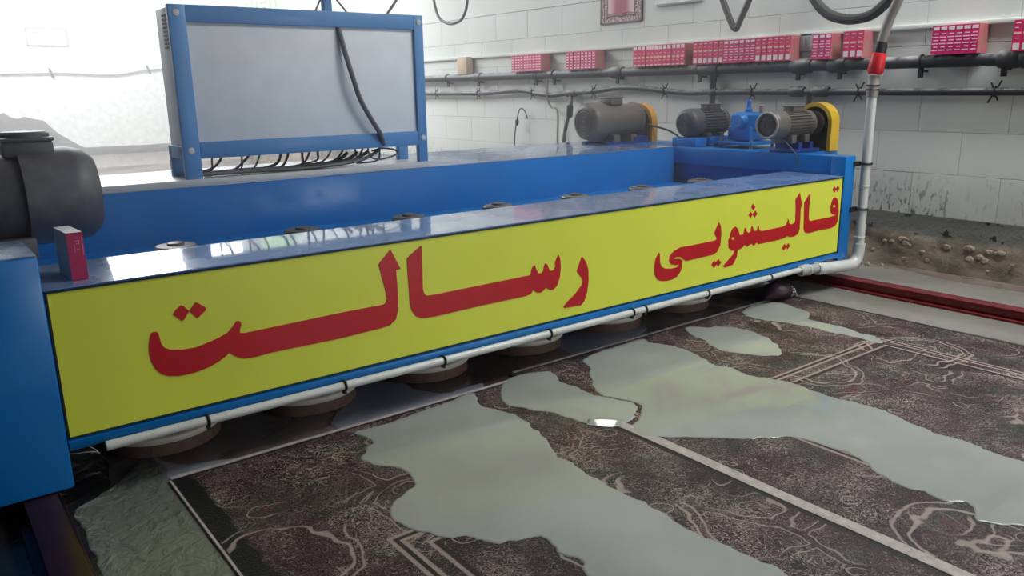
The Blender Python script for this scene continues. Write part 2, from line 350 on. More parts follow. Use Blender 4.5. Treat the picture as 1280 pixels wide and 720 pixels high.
# traced outlines, in drawing units: lettering (x, z) on the sign plane; water edges (x, y) on the floor
LETTERS = {'lam_te': ([(0.4495, 0.4108), (0.4557, 0.4091), (0.4596, 0.4062), (0.4614, 0.3941), (0.4634, 0.3775), (0.47, 0.3642), (0.4853, 0.3547), (0.5131, 0.3494), (0.5451, 0.348), (0.5751, 0.3538), (0.6076, 0.3619), (0.6335, 0.3716), (0.6495, 0.3872), (0.6597, 0.3991), (0.6669, 0.3981), (0.6717, 0.3915), (0.6717, 0.384), (0.6671, 0.3743), (0.666, 0.3638), (0.6797, 0.3611), (0.7524, 0.3622), (0.96, 0.3654), (1.107, 0.365), (1.1154, 0.3709), (1.1186, 0.3802), (1.1151, 0.4102), (1.0979, 0.4903), (1.102, 0.4968), (1.1401, 0.5322), (1.1724, 0.4661), (1.1561, 0.4656), (1.1574, 0.4228), (1.1589, 0.3731), (1.1558, 0.3388), (1.147, 0.3104), (1.1243, 0.2948), (1.089, 0.2918), (0.9542, 0.2874), (0.7683, 0.2894), (0.7482, 0.2895), (0.6985, 0.2869), (0.6689, 0.2889), (0.6531, 0.2971), (0.6412, 0.3055), (0.6331, 0.3149), (0.6233, 0.3075), (0.6006, 0.2956), (0.5749, 0.2863), (0.5429, 0.2806), (0.5187, 0.2789), (0.4934, 0.2801), (0.4691, 0.2863), (0.4538, 0.2963), (0.4412, 0.3138), (0.4341, 0.3353), (0.4319, 0.3574), (0.4338, 0.3784), (0.4385, 0.3988), (0.4439, 0.4091)], []), 'te_dot': ([(0.5002, 0.4472), (0.5069, 0.4566), (0.5215, 0.4683), (0.5294, 0.4643), (0.5417, 0.4484), (0.5351, 0.4406), (0.5252, 0.427), (0.5201, 0.4265)], []), 'te_dot.001': ([(0.5418, 0.4495), (0.5584, 0.4688), (0.565, 0.4669), (0.5829, 0.4517), (0.5838, 0.4442), (0.5605, 0.4256), (0.5558, 0.4294)], []), 'sin_alef': ([(1.1957, 0.4952), (1.2052, 0.5033), (1.2468, 0.5293), (1.251, 0.5254), (1.2492, 0.4899), (1.2494, 0.4516), (1.2479, 0.3889), (1.2526, 0.3724), (1.2634, 0.3657), (1.2885, 0.3648), (1.4762, 0.3661), (1.6811, 0.3674), (1.688, 0.3878), (1.6969, 0.3998), (1.7036, 0.3988), (1.7082, 0.3847), (1.7182, 0.3687), (1.7318, 0.3666), (1.7401, 0.3745), (1.7457, 0.3953), (1.7526, 0.3996), (1.7595, 0.3932), (1.7642, 0.3817), (1.7711, 0.3698), (1.7871, 0.3684), (1.7963, 0.3823), (1.7942, 0.3963), (1.8104, 0.4239), (1.8189, 0.4064), (1.8224, 0.3757), (1.8174, 0.3379), (1.8046, 0.3095), (1.7869, 0.2975), (1.7694, 0.2988), (1.752, 0.311), (1.7416, 0.3018), (1.7278, 0.2965), (1.7107, 0.2994), (1.6938, 0.3115), (1.6836, 0.2997), (1.66, 0.2956), (1.4802, 0.2956), (1.3021, 0.2926), (1.2571, 0.2937), (1.235, 0.2969), (1.2164, 0.3089), (1.2038, 0.3284), (1.1984, 0.3488), (1.1978, 0.3972), (1.1959, 0.4597)], []), 're': ([(1.9236, 0.4009), (1.9461, 0.3742), (1.9562, 0.3444), (1.9581, 0.3043), (1.9511, 0.2597), (1.9363, 0.2277), (1.9214, 0.216), (1.8404, 0.2193), (1.8331, 0.2246), (1.8512, 0.24), (1.8914, 0.2641), (1.9208, 0.2904), (1.9296, 0.306), (1.9206, 0.3216), (1.8982, 0.3476), (1.9019, 0.3555)], []), 'ye': ([(2.3366, 0.3572), (2.3423, 0.351), (2.3447, 0.3155), (2.3548, 0.2977), (2.375, 0.2864), (2.415, 0.2804), (2.4487, 0.2826), (2.4613, 0.2902), (2.4344, 0.2925), (2.4101, 0.2988), (2.3974, 0.3144), (2.4003, 0.3348), (2.4234, 0.3508), (2.4631, 0.3619), (2.5329, 0.3609), (2.6778, 0.3618), (2.6933, 0.3656), (2.69, 0.3746), (2.6755, 0.3935), (2.6792, 0.4015), (2.7028, 0.4385), (2.7176, 0.4169), (2.723, 0.3819), (2.7194, 0.3364), (2.6992, 0.3102), (2.6733, 0.3022), (2.5034, 0.2991), (2.4848, 0.3085), (2.4652, 0.3218), (2.4408, 0.3247), (2.4226, 0.3196), (2.4615, 0.3151), (2.4801, 0.3041), (2.4794, 0.2875), (2.4725, 0.2634), (2.4532, 0.244), (2.4253, 0.2344), (2.3854, 0.2336), (2.3535, 0.2387), (2.3296, 0.2496), (2.3148, 0.2711), (2.3119, 0.3041), (2.3183, 0.3355)], []), 'ye_dot': ([(2.6658, 0.26), (2.684, 0.2765), (2.7013, 0.2577), (2.6838, 0.2429)], []), 'ye_dot.001': ([(2.6937, 0.2647), (2.7104, 0.2779), (2.7314, 0.2603), (2.713, 0.2443)], []), 'lam_ye_shin_vav': ([(2.7789, 0.3596), (2.7879, 0.3874), (2.7982, 0.4007), (2.8168, 0.4058), (2.8331, 0.3941), (2.8467, 0.3706), (2.8513, 0.3627), (2.8744, 0.3647), (2.8784, 0.3814), (2.8836, 0.393), (2.8917, 0.3896), (2.897, 0.3743), (2.9095, 0.3668), (2.925, 0.3709), (2.9276, 0.3854), (2.9323, 0.3947), (2.9408, 0.3888), (2.9471, 0.3732), (2.9611, 0.369), (2.9728, 0.3726), (2.974, 0.3849), (2.9773, 0.393), (2.9836, 0.3863), (2.9894, 0.3681), (3.0144, 0.3626), (3.1651, 0.365), (3.1904, 0.3698), (3.1962, 0.3795), (3.2029, 0.3967), (3.21, 0.3882), (3.2133, 0.3749), (3.2299, 0.3678), (3.2516, 0.3705), (3.2614, 0.3772), (3.2587, 0.4346), (3.2511, 0.4817), (3.2829, 0.5096), (3.3053, 0.4532), (3.2985, 0.4357), (3.3014, 0.378), (3.3022, 0.3358), (3.2912, 0.3161), (3.2612, 0.3066), (3.2238, 0.3087), (3.2054, 0.3162), (3.1802, 0.3089), (3.1374, 0.3066), (2.9875, 0.3055), (2.9744, 0.3158), (2.9554, 0.3032), (2.9342, 0.316), (2.9074, 0.3046), (2.8865, 0.3173), (2.8721, 0.3034), (2.8474, 0.3007), (2.8408, 0.2967), (2.8368, 0.2676), (2.8133, 0.2383), (2.7588, 0.2334), (2.742, 0.24), (2.7747, 0.2617), (2.8095, 0.2833), (2.8192, 0.2996), (2.794, 0.3042), (2.7766, 0.3171), (2.7719, 0.3527)], [[(2.8137, 0.3544), (2.812, 0.3508), (2.8071, 0.3491), (2.8009, 0.3499), (2.7956, 0.3529), (2.7933, 0.357), (2.795, 0.3605), (2.7998, 0.3622), (2.8061, 0.3614), (2.8114, 0.3584)]]), 'shin_dot': ([(2.9307, 0.4939), (2.9491, 0.4765), (2.936, 0.4641), (2.9187, 0.4795)], []), 'shin_dot.001': ([(2.9039, 0.4445), (2.9166, 0.4603), (2.9337, 0.4462), (2.9208, 0.4319)], []), 'shin_dot.002': ([(2.932, 0.4479), (2.9522, 0.4604), (2.9657, 0.4453), (2.9496, 0.4302)], []), 'ye_low_dot': ([(3.1707, 0.2633), (3.1876, 0.2819), (3.2061, 0.2654), (3.1869, 0.2507)], []), 'ye_low_dot.001': ([(3.2022, 0.2696), (3.2182, 0.2816), (3.2334, 0.2654), (3.2148, 0.2511)], []), 'qaf_alef': ([(3.3233, 0.4592), (3.3651, 0.4995), (3.3708, 0.4912), (3.3673, 0.4286), (3.3716, 0.3754), (3.3848, 0.366), (3.5482, 0.3666), (3.6082, 0.3711), (3.5708, 0.3778), (3.5544, 0.3905), (3.5507, 0.4152), (3.5568, 0.439), (3.5687, 0.4567), (3.5827, 0.4608), (3.6038, 0.4507), (3.6197, 0.4246), (3.6276, 0.38), (3.6234, 0.3363), (3.6047, 0.3164), (3.5663, 0.3099), (3.4604, 0.3116), (3.3768, 0.3082), (3.3483, 0.3154), (3.3343, 0.332), (3.3302, 0.3853)], [[(3.5955, 0.4156), (3.5936, 0.4116), (3.5876, 0.4097), (3.5796, 0.4105), (3.5727, 0.4137), (3.5697, 0.4182), (3.5715, 0.4222), (3.5775, 0.4241), (3.5855, 0.4233), (3.5923, 0.4201)]]), 'qaf_dot': ([(3.5557, 0.4983), (3.5697, 0.5142), (3.5877, 0.4987), (3.5735, 0.4832)], []), 'qaf_dot.001': ([(3.5835, 0.5006), (3.5988, 0.5155), (3.6159, 0.5), (3.6005, 0.4851)], [])}
PUDDLES = {'a': [(0.9557, 2.0302), (1.0243, 2.0335), (1.1692, 2.0405), (1.2976, 2.0534), (1.4061, 2.0725), (1.3741, 1.9809), (1.3806, 1.9152), (1.4022, 1.8472), (1.3967, 1.7796), (1.3784, 1.7181), (1.3769, 1.6824), (1.3256, 1.5396), (1.3199, 1.4508), (1.3136, 1.3515), (1.3075, 1.2648), (1.3199, 1.2087), (1.3123, 1.137), (1.3087, 1.049), (1.3258, 0.9507), (1.3277, 0.8594), (1.3233, 0.8081), (1.3166, 0.7051), (1.2117, 0.6741), (1.0557, 0.771), (0.9796, 0.9197), (1.0019, 1.0674), (1.0219, 1.1065), (1.0273, 1.1328), (1.0144, 1.1707), (1.0212, 1.2057), (1.0211, 1.2477), (0.9636, 1.2773), (0.9297, 1.2922), (0.9112, 1.3283), (0.8895, 1.3544), (0.8494, 1.3827), (0.8249, 1.4329), (0.7956, 1.4923), (0.8048, 1.5546), (0.8408, 1.5992), (0.9293, 1.6435), (0.9373, 1.7404), (0.9146, 1.7831), (0.8876, 1.8237), (0.888, 1.8671), (0.9682, 1.9481)], 'b': [(1.5515, 2.0776), (1.6022, 2.1071), (1.7322, 2.0728), (1.7062, 1.9683), (1.7079, 1.8874), (1.7007, 1.8082), (1.7208, 1.7457), (1.7562, 1.6718), (1.743, 1.6311), (1.7, 1.6002), (1.6467, 1.5725), (1.5971, 1.5674), (1.5557, 1.5866), (1.5352, 1.6416), (1.5179, 1.695), (1.5028, 1.772), (1.4706, 1.832), (1.4418, 1.8986), (1.4548, 1.9673), (1.5024, 2.0397)], 'c': [(1.7671, 1.8673), (1.814, 1.9295), (1.8796, 2.004), (1.9131, 2.0792), (2.0027, 2.1002), (2.1155, 2.1061), (2.2612, 2.1165), (2.2598, 2.0631), (2.2846, 1.9889), (2.2985, 1.9), (2.2715, 1.8006), (2.2378, 1.7364), (2.2583, 1.6635), (2.2541, 1.5919), (2.2737, 1.5236), (2.294, 1.4365), (2.2839, 1.3402), (2.2858, 1.2841), (2.2981, 1.1953), (2.3001, 1.1105), (2.2744, 0.9998), (2.2686, 0.9462), (2.2743, 0.8648), (2.2579, 0.8053), (2.2596, 0.7162), (2.2691, 0.626), (2.1444, 0.4694), (1.9592, 0.4459), (1.9221, 0.5255), (1.9112, 0.5862), (1.8721, 0.618), (1.8525, 0.6563), (1.8864, 0.6793), (1.9222, 0.7128), (1.8857, 0.7525), (1.8948, 0.8011), (1.8781, 0.8571), (1.8968, 0.9194), (1.9292, 0.9813), (1.9454, 1.0366), (1.9359, 1.1031), (1.9395, 1.1683), (1.9144, 1.2172), (1.8605, 1.2335), (1.7547, 1.3206), (1.6212, 1.4449), (1.5962, 1.4942), (1.6346, 1.544), (1.7358, 1.6035), (1.7652, 1.6557), (1.7408, 1.729), (1.7161, 1.7861)], 'd': [(2.53, 2.105), (2.5768, 2.0499), (2.6492, 2.0032), (2.6873, 1.9107), (2.6577, 1.7932), (2.6166, 1.7206), (2.5452, 1.6541), (2.4974, 1.6457), (2.4486, 1.6991), (2.3916, 1.7839), (2.4063, 1.8598), (2.4394, 1.9377), (2.4693, 2.0239)], 'e': [(2.8994, 2.0968), (3.0467, 2.1311), (3.1533, 2.0761), (3.1464, 2.0082), (3.1033, 1.887), (3.023, 1.8399), (3.0196, 1.7324), (3.0172, 1.6588), (2.9967, 1.5606), (3.0007, 1.5292), (2.9416, 1.4711), (2.9113, 1.4969), (2.9408, 1.5801), (2.9174, 1.6708), (2.9133, 1.7775), (2.9011, 1.8648), (2.8678, 1.9408), (2.8572, 2.0149)], 'left': [(0.211, 2.0616), (0.2647, 2.1093), (0.3347, 2.173), (0.3877, 2.2308), (0.4415, 2.2369), (0.4444, 2.1418), (0.4369, 2.0667), (0.4355, 1.8789), (0.438, 1.704), (0.4335, 1.5422), (0.4318, 1.3903), (0.2536, 1.457), (0.2091, 1.6521), (0.207, 1.8011), (0.2086, 1.9466)], 'left2': [(0.4371, 2.178), (0.4393, 2.271), (0.4959, 2.1607), (0.6135, 2.1149), (0.6839, 2.0571), (0.6091, 2.0371), (0.5075, 2.0548), (0.4352, 2.068)], 'under1': [(0.9335, 2.1489), (1.0342, 2.2727), (1.1702, 2.3952), (1.2754, 2.3275), (1.287, 2.2382), (1.3555, 2.1426), (1.4914, 2.1467), (1.4561, 2.097), (1.3164, 2.0826), (1.1859, 2.0692), (1.0389, 2.0617), (0.9625, 2.0713)], 'under2': [(2.0542, 2.3696), (2.2156, 2.3494), (2.4026, 2.2506), (2.365, 2.1921), (2.2088, 2.1543), (2.0147, 2.1352), (1.9557, 2.1851), (1.9597, 2.2848)], 'right': [(3.3098, 2.1378), (3.3882, 2.2357), (3.5925, 2.3272), (3.6385, 2.24), (3.6229, 1.8461), (3.6225, 1.4796), (3.6222, 1.2235), (3.5877, 0.9309), (3.3416, 0.7622), (3.3587, 1.1252), (3.3326, 1.5485), (3.3253, 1.8761)], 'right2': [(3.8856, 2.4474), (4.1077, 2.388), (4.2722, 2.2418), (4.2671, 2.0566), (4.203, 1.8148), (4.2048, 1.4408), (4.1234, 1.0319), (3.8507, 0.9543), (3.8856, 1.3218), (3.9061, 1.9146), (3.9073, 2.2206)]}

# ================================================================== the hall
XL, XR, YF, YB, ZC = -2.3, 4.42, -2.85, 12.5, 3.8
fl = MB().box(XL-.1, XR+.1, YF-.1, YB+.1, -.08, 0).build('floor', M['floor'], origin=(0, 0, 0)); struct(fl)
wr = MB().box(XR+.02, XR+.14, YF-.1, YB+.1, 0, ZC).build('wall_right', M['mortar'], origin=(XR, 0, 0)); struct(wr)
# painted blocks of the right wall, one object each where the joints can be seen
PL = .285; CH = .2233; BL = .4482
def block_mesh(y0, y1, z0, z1, d): return MB().box(XR-d, XR+.06, y0+.0007, y1-.0007, z0+.0007, z1-.0007, bev=.0022)
rows = [1.693, 1.904, 1.687, 1.915, 1.70, 1.93]
for k, off in enumerate(rows):
    z0 = PL+k*CH + (.005 if k else 0); z1 = PL+(k+1)*CH+.005
    y = off-BL*2; first = True
    while y < YB-.05:
        y1 = min(y+BL, YB)
        block_mesh(y, y1, z0, z1, random.uniform(0, .0022)).build('block', M['wall'], wr, sharp=12)
        y += BL
up = MB().box(XR-.002, XR+.05, YF, YB, PL+6*CH+.008, ZC); up.box(XR-.002, XR+.05, YF, rows[0]-BL*2-.003, PL, PL+6*CH+.006)
up.build('upper_plaster', M['wall'], wr)
# ledge strip above the cartons
struct(MB().box(XR-.028, XR+.01, YF, YB, 1.268, 1.292, bev=.004).build('trim_1', M['wall'], origin=(XR, 0, 0)))
# rough plinth: a displaced sheet of lumpy render
from mathutils import noise as NZ
pb = MB(); ny, nz = 250, 12; y0, y1 = .2, YB
for i in range(ny+1):
    y = y0+(y1-y0)*(i/ny)**1.5
    for j in range(nz+1):
        z = PL*(j/nz)
        rough = NZ.fractal(Vector((y*3.1, z*6, 1.7)), 1, 2, 5)*.022 + NZ.fractal(Vector((y*11, z*16, 4.7)), 1, 2, 3)*.012
        t = j/nz; out = .012+.055*(1-t)**1.5 + (rough*(1 if t < .62 else .25))
        if j == nz: out = max(out, .01)
        pb.v.append(Vector((XR-max(out, .002), y, z+ (NZ.noise(Vector((y*5, 0, 0)))*.008 if j == nz else 0))))
for i in range(ny):
    for j in range(nz): a = i*(nz+1)+j; pb.f.append((a, a+1, a+nz+2, a+nz+1)); pb.mi.append(0)
o = len(pb.v)
for i in range(ny+1): p = pb.v[i*(nz+1)+nz]; pb.v.append(Vector((XR+.03, p.y, p.z)))
for i in range(ny): pb.f.append((i*(nz+1)+nz, o+i, o+i+1, (i+1)*(nz+1)+nz)); pb.mi.append(0)
plinth = struct(pb.build('baseboard_right', M['plinth'], origin=(XR, 0, 0), fix=False, sharp=70))
def rock(c, r, parent, seed, name='stone', mat='stone'):
    bm = bmesh.new(); bmesh.ops.create_icosphere(bm, subdivisions=1, radius=1); rr = random.Random(seed)
    a, b, h = rr.uniform(.8, 1.3), rr.uniform(.8, 1.4), rr.uniform(.6, 1)
    m = MB(); bm.verts.index_update()
    m.add([Vector(c)+Vector((q.co.x*r*.55*rr.uniform(.8, 1.1), q.co.y*r*b*rr.uniform(.75, 1.15), q.co.z*r*h*rr.uniform(.75, 1.15))) for q in bm.verts], [[q.index for q in f.verts] for f in bm.faces]); bm.free()
    return m.build(name, M[mat], parent, sharp=25)
for i in range(46):
    y = random.uniform(1.15, 2.35) if i < 36 else random.uniform(2.4, 5); z = random.uniform(.02, .15)
    rock((XR-.040-.02*(1-z/.15), y, z), random.uniform(.010, .024), plinth, i)
for i in range(5): rock((XR-.16-random.uniform(0, .05), 2.18+.06*i, .008), random.uniform(.012, .02), plinth, 90+i)

# back wall with its high window opening
WX0, WX1, WZ0, WZ1 = .2, 4.15, 2.42, 3.3
bw = MB(); bw.box(XL-.1, XR+.14, YB, YB+.12, 0, WZ0).box(XL-.1, XR+.14, YB, YB+.12, WZ1, ZC)
bw.box(XL-.1, WX0, YB, YB+.12, WZ0, WZ1).box(WX1, XR+.14, YB, YB+.12, WZ0, WZ1)
back = struct(bw.build('wall_back', M['plaster'], origin=(0, YB, 0)))
bb = MB(); n = 90
for i in range(n+1):
    x = XL+(XR-XL)*i/n; left = max(0, min(1, (2.1-x)/.7)); jag = NZ.fractal(Vector((x*3.3, 9, 0)), 1, 2, 4)
    top = .285+left*(.50+.20*jag)+.006*jag
    bb.v += [Vector((x, YB-.05, 0)), Vector((x, YB-.025, .17+.05*jag*left)), Vector((x, YB-.03, .175+.05*jag*left)), Vector((x, YB-.022, top)), Vector((x, YB+.02, top))]
for i in range(n):
    for j in range(4): a = i*5+j; bb.f.append((a, a+5, a+6, a+1)); bb.mi.append(1 if j >= 2 else 0)
struct(bb.build('baseboard_back', [plain('beige_plinth', (190, 184, 174), .6), plain('grey_peeling_render', (128, 126, 122), .7, bump=.4)], origin=(0, YB, 0), fix=False, sharp=60))
wf = MB()
for x in [WX0+.02+i*(WX1-WX0-.04)/4 for i in range(5)]: wf.box(x-.03, x+.03, YB+.03, YB+.09, WZ0, WZ1)
wf.box(WX0, WX1, YB+.03, YB+.09, WZ0, WZ0+.05).box(WX0, WX1, YB+.03, YB+.09, WZ1-.05, WZ1)
win = struct(wf.build('window_1', M['alu'], origin=(0, YB, WZ0)))
for i in range(4):
    x = WX0+.05+i*(WX1-WX0-.04)/4
    MB().box(x, x+(WX1-WX0-.04)/4-.06, YB+.055, YB+.06, WZ0+.05, WZ1-.05).build('pane', M['glass'], win)
MB().box(XL-8, XR+8, YB+.2, YB+14, -.1, -.02).build('ground', plain('pale_yard_ground', (190, 186, 176), .8), origin=(0, YB+7, 0))['kind'] = 'structure'

struct(MB().box(XL-.14, XL, YF-.1, YB+.1, 0, ZC).build('wall_left', M['bare'], origin=(XL, 0, 0)))
DX0, DX1, DZ = 2.55, 4.32, 2.05
fw = MB().box(XL-.1, DX0, YF-.12, YF, 0, ZC).box(DX1, XR+.14, YF-.12, YF, 0, ZC).box(DX0, DX1, YF-.12, YF, DZ, ZC)
struct(fw.build('wall_front', M['bare'], origin=(0, YF, 0)))
# roof with two skylight openings
SK = [(3.1, 4.38, -.4, 1.6), (-1.0, 3.4, 7.1, 11.1)]
cb = MB(); zc0, zc1 = ZC, ZC+.06; y = YF-.1
for (a0, a1, s0, s1) in SK:
    cb.box(XL-.1, XR+.14, y, s0, zc0, zc1).box(XL-.1, a0, s0, s1, zc0, zc1).box(a1, XR+.14, s0, s1, zc0, zc1); y = s1
cb.box(XL-.1, XR+.14, y, YB+.1, zc0, zc1)
struct(cb.build('ceiling', M['ceil'], origin=(0, 0, ZC)))

# ================================================================== rails and carpets
def rail(x, label, mat='rail'):
    t = thing('floor_rail', (x, 3, 0), label, 'rail')
    MB().box(x-.055, x+.05, -.6, 9.5, 0, .010, bev=.003).build('base_flange', M[mat], t)
    MB().box(x-.030, x+.030, -.6, 9.5, .009, .044, bev=.004).build('web', M[mat], t)
    MB().box(x-.036, x+.036, -.6, 9.5, .043, .052, bev=.003).build('head', M[mat], t)
rail(3.69, 'dark red steel floor rail under the right end of the machine, beside the block wall')
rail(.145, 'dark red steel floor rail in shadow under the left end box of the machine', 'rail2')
def carpet(name, x0, x1, yb, yf, mat, label):
    m = MB(); nx, ny = 30, 60; rr = random.Random(x0)
    for i in range(nx+1):
        for j in range(ny+1):
            x = x0+(x1-x0)*i/nx; y = yb+(yf-yb)*j/ny
            w = NZ.noise(Vector((x*3, y*3, 2)))*.0004
            if i in (0, nx): x += NZ.noise(Vector((0, y*4, x0)))*.006
            m.v.append(Vector((x, y, .0085+w)))
    for i in range(nx):
        for j in range(ny): a = i*(ny+1)+j; m.f.append((a, a+1, a+ny+2, a+ny+1)); m.mi.append(0)
    ring = [i*(ny+1) for i in range(nx+1)]+[nx*(ny+1)+j for j in range(1, ny+1)]+[i*(ny+1)+ny for i in range(nx-1, -1, -1)]+[j for j in range(ny-1, 0, -1)]
    o = len(m.v); m.v += [Vector((m.v[q].x, m.v[q].y, 0.0005)) for q in ring]; L = len(ring)
    for k in range(L): m.f.append((ring[k], ring[(k+1) % L], o+(k+1) % L, o+k)); m.mi.append(0)
    t = thing(name, (x0, yb, 0), label, 'carpet')
    m.build('pile', mat, t)
    return t
ca = carpet('floral_carpet',   .434, 1.592, 2.075, -.55, M['carpetA'], 'wet dark floral carpet with a black left border, nearest the left end box')
cb_ = carpet('floral_carpet', 1.612, 3.318, 2.135, -.55, M['carpetB'], 'wide wet brown floral carpet lying beside the right floor rail')
def strip(pts, w, z0, z1, name, mat, parent):
    m = MB(); P = [Vector(p) for p in pts]
    for i, p in enumerate(P):
        d = (P[min(i+1, len(P)-1)]-P[max(i-1, 0)]).normalized(); nrm = Vector((-d.y, d.x, 0))*w/2
        for q, z in ((p-nrm, z0), (p-nrm*.8, z1), (p+nrm*.8, z1), (p+nrm, z0)): m.v.append(Vector((q.x, q.y, z)))
    for i in range(len(P)-1):
        for j in range(3): a = i*4+j; m.f.append((a, a+1, a+5, a+4)); m.mi.append(0)
    return m.build(name, mat, parent, fix=False)
# pale selvedge of the wide carpet, and the fringes along both back edges
strip([(1.606+NZ.noise(Vector((0, y*1.9, 5)))*.012, y, 0) for y in [2.10-.04*i for i in range(66)]], .046, .002, .0104, 'selvedge', M['fringe'], cb_)
strip([(.44+.0381*i, 2.082+NZ.noise(Vector((i*.4, 0, 0)))*.004, 0) for i in range(31)], .016, .001, .010, 'fringe', M['fringe'], ca)
strip([(1.63+.0422*i, 2.140+NZ.noise(Vector((i*.4, 3, 0)))*.005, 0) for i in range(41)], .018, .001, .010, 'fringe', M['fringe'], cb_)
strip([(.436, 2.07-.04*i, 0) for i in range(65)], .007, .001, .010, 'binding', M['fringe'], ca)

# ------------------------------------------------------------------ standing water
def puddle(pts, z0, z1, mat, label, jit=.020, inset=.007):
    P = [Vector((x, y, 0)) for x, y in pts]
    area2 = sum(P[i].x*P[(i+1) % len(P)].y-P[(i+1) % len(P)].x*P[i].y for i in range(len(P)))
    if area2 < 0: P.reverse()
    P = spline(P, 8, True)
    P = [p+Vector((NZ.noise(p*9), NZ.noise(p*9+Vector((7, 0, 0))), 0))*jit*.5+Vector((NZ.noise(p*26), NZ.noise(p*26+Vector((7, 0, 0))), 0))*jit*.45+Vector((NZ.noise(p*70), NZ.noise(p*70+Vector((7, 0, 0))), 0))*jit*.22 for p in P]
    n = len(P); inn = []
    for i in range(n):
        d = (P[(i+1) % n]-P[i-1]); d.normalize(); inn.append(P[i]+Vector((-d.y, d.x, 0))*inset)
    m = MB(); m.v = [Vector((p.x, p.y, z0)) for p in P]+[Vector((p.x, p.y, z0+(z1-z0)*.75)) for p in (a.lerp(b, .35) for a, b in zip(P, inn))]+[Vector((p.x, p.y, z1)) for p in inn]
    for k in (0, n): m.f += [(k+i, k+(i+1) % n, k+n+(i+1) % n, k+n+i) for i in range(n)]
    for t in tessellate_polygon([inn]):
        a, b, c = (m.v[2*n+i] for i in t); m.f.append(tuple(2*n+i for i in (t if (b-a).cross(c-a).z > 0 else t[::-1])))
    m.mi = [0]*len(m.f)
    o = m.build('puddle', mat, fix=False, sharp=80); return tag(o, label, 'puddle')
D = PUDDLES
puddle(D['a'], .0091, .0112, M['puddle'], 'large murky grey puddle across the carpet with the black border, lowest in the photo')
pb_ = puddle(D['b'], .0091, .0114, M['puddle'], 'tongue shaped grey puddle between the carpets holding the bright reflection of an added lamp')
# small lip added at the tip of the tongue shaped puddle to catch the highlight
m = MB(); rad = Vector((.70, .714, 0)); sid = Vector((.714, -.70, 0)); c0 = Vector((1.572, 1.603, 0)); NU, NV = 20, 14
for i in range(NU+1):
    u = -1+2*i/NU
    for j in range(NV+1):
        v = j/NV; hh = math.tan(math.radians(13.0))*.040*(v/.62 if v < .62 else (1-(v-.62)/.38)**.8)*(1-u*u)**.18 if abs(u) < 1 else 0
        q = c0+sid*u*.056+rad*(v-.35)*.064*(1-.35*u*u); m.v.append(Vector((q.x, q.y, .0110+hh)))
for i in range(NU):
    for j in range(NV): a = i*(NV+1)+j; m.f.append((a, a+1, a+NV+2, a+NV+1)); m.mi.append(0)
m.build('highlight_lip', M['puddle'], pb_, fix=True, sharp=60)
puddle(D['c'], .0091, .0112, M['puddle'], 'largest grey puddle across the wide carpet, running off the right of the photo')
puddle(D['d'], .0091, .0110, M['puddle'], 'small oval grey puddle on the wide carpet below the machine')
puddle(D['e'], .0091, .0110, M['puddle'], 'thin pointed grey puddle at the far corner of the wide carpet by the maroon cloth')
puddle([(-.35, .9), (.30, .9), (.31, 1.5), (.24, 1.9), (.23, 2.06), (.30, 2.14), (.28, 2.5), (-.35, 2.6)], .0002, .0022, M['shadefilm'], 'dark film painted as shade on the floor around the left rail, at the bottom left corner', .02)  # dark film stands in for the shade around the left rail
puddle(D['left'], .0024, .0042, M['ripple'], 'rippled greenish rinse water on the floor between left rail and carpet', .02)
puddle(D['left2'], .0002, .0032, M['wetunder'], 'small pale film of water at the back corner of the black bordered carpet', .016)
puddle(D['under1'], .0002, .0030, M['wetunder'], 'film of water with painted bluish reflection under the machine behind the black bordered carpet', .02)
puddle(D['under2'], .0002, .0030, M['wetunder'], 'film of water with painted bluish reflection under the machine behind the wide carpet', .02)
puddle(D['right'], .0002, .0032, M['wetfloor'], 'long strip of shallow water between the wide carpet and right floor rail', .012)
puddle(D['right2'], .0002, .0032, M['wetfloor'], 'long strip of shallow water between right floor rail and block wall plinth', .02)

# ================================================================== carpet washing machine
BX0, BX1, BY0, BY1 = .222, 3.65, 2.10, 2.42
mc = thing('carpet_washing_machine', (1.9, 2.6, 0), 'long blue carpet washing machine on rails with yellow sign along its front beam', 'machine')
MB().box(BX0, BX1, BY0, BY1, .168, .555, bev=.004).build('front_beam', M['blue'], mc)
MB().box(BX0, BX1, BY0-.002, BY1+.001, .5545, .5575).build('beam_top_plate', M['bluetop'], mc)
MB().box(BX0, BX1, BY0-.012, BY0+.05, .152, .176, bev=.003).build('lower_flange', M['blue'], mc)
sg = MB().box(.228, 3.640, 2.0975, 2.101, .1835, .548).build('sign_panel', M['yellow'], mc)
bd = MB()
for a in ((.224, 3.646, .1795, .1838), (.224, 3.646, .5475, .5515), (.224, .2285, .18, .551), (3.6395, 3.646, .18, .551)): bd.box(a[0], a[1], 2.0955, 2.1012, a[2], a[3])
bd.build('sign_border', M['black'], sg)
for nm, (poly, holes) in LETTERS.items():
    if len(poly) > 12:
        q = [Vector((a, b, 0)) for a, b in poly]
        q = [q[i] for i in range(len(q))]; poly = [(p.x, p.y) for p in q]
    MB().prism(poly, holes, lambda u, v, d: Vector((u, d, v)), 2.0962, 2.0980).build(nm.split('.')[0]+('' if 'dot' in nm else '_letters'), M['red'], sg)
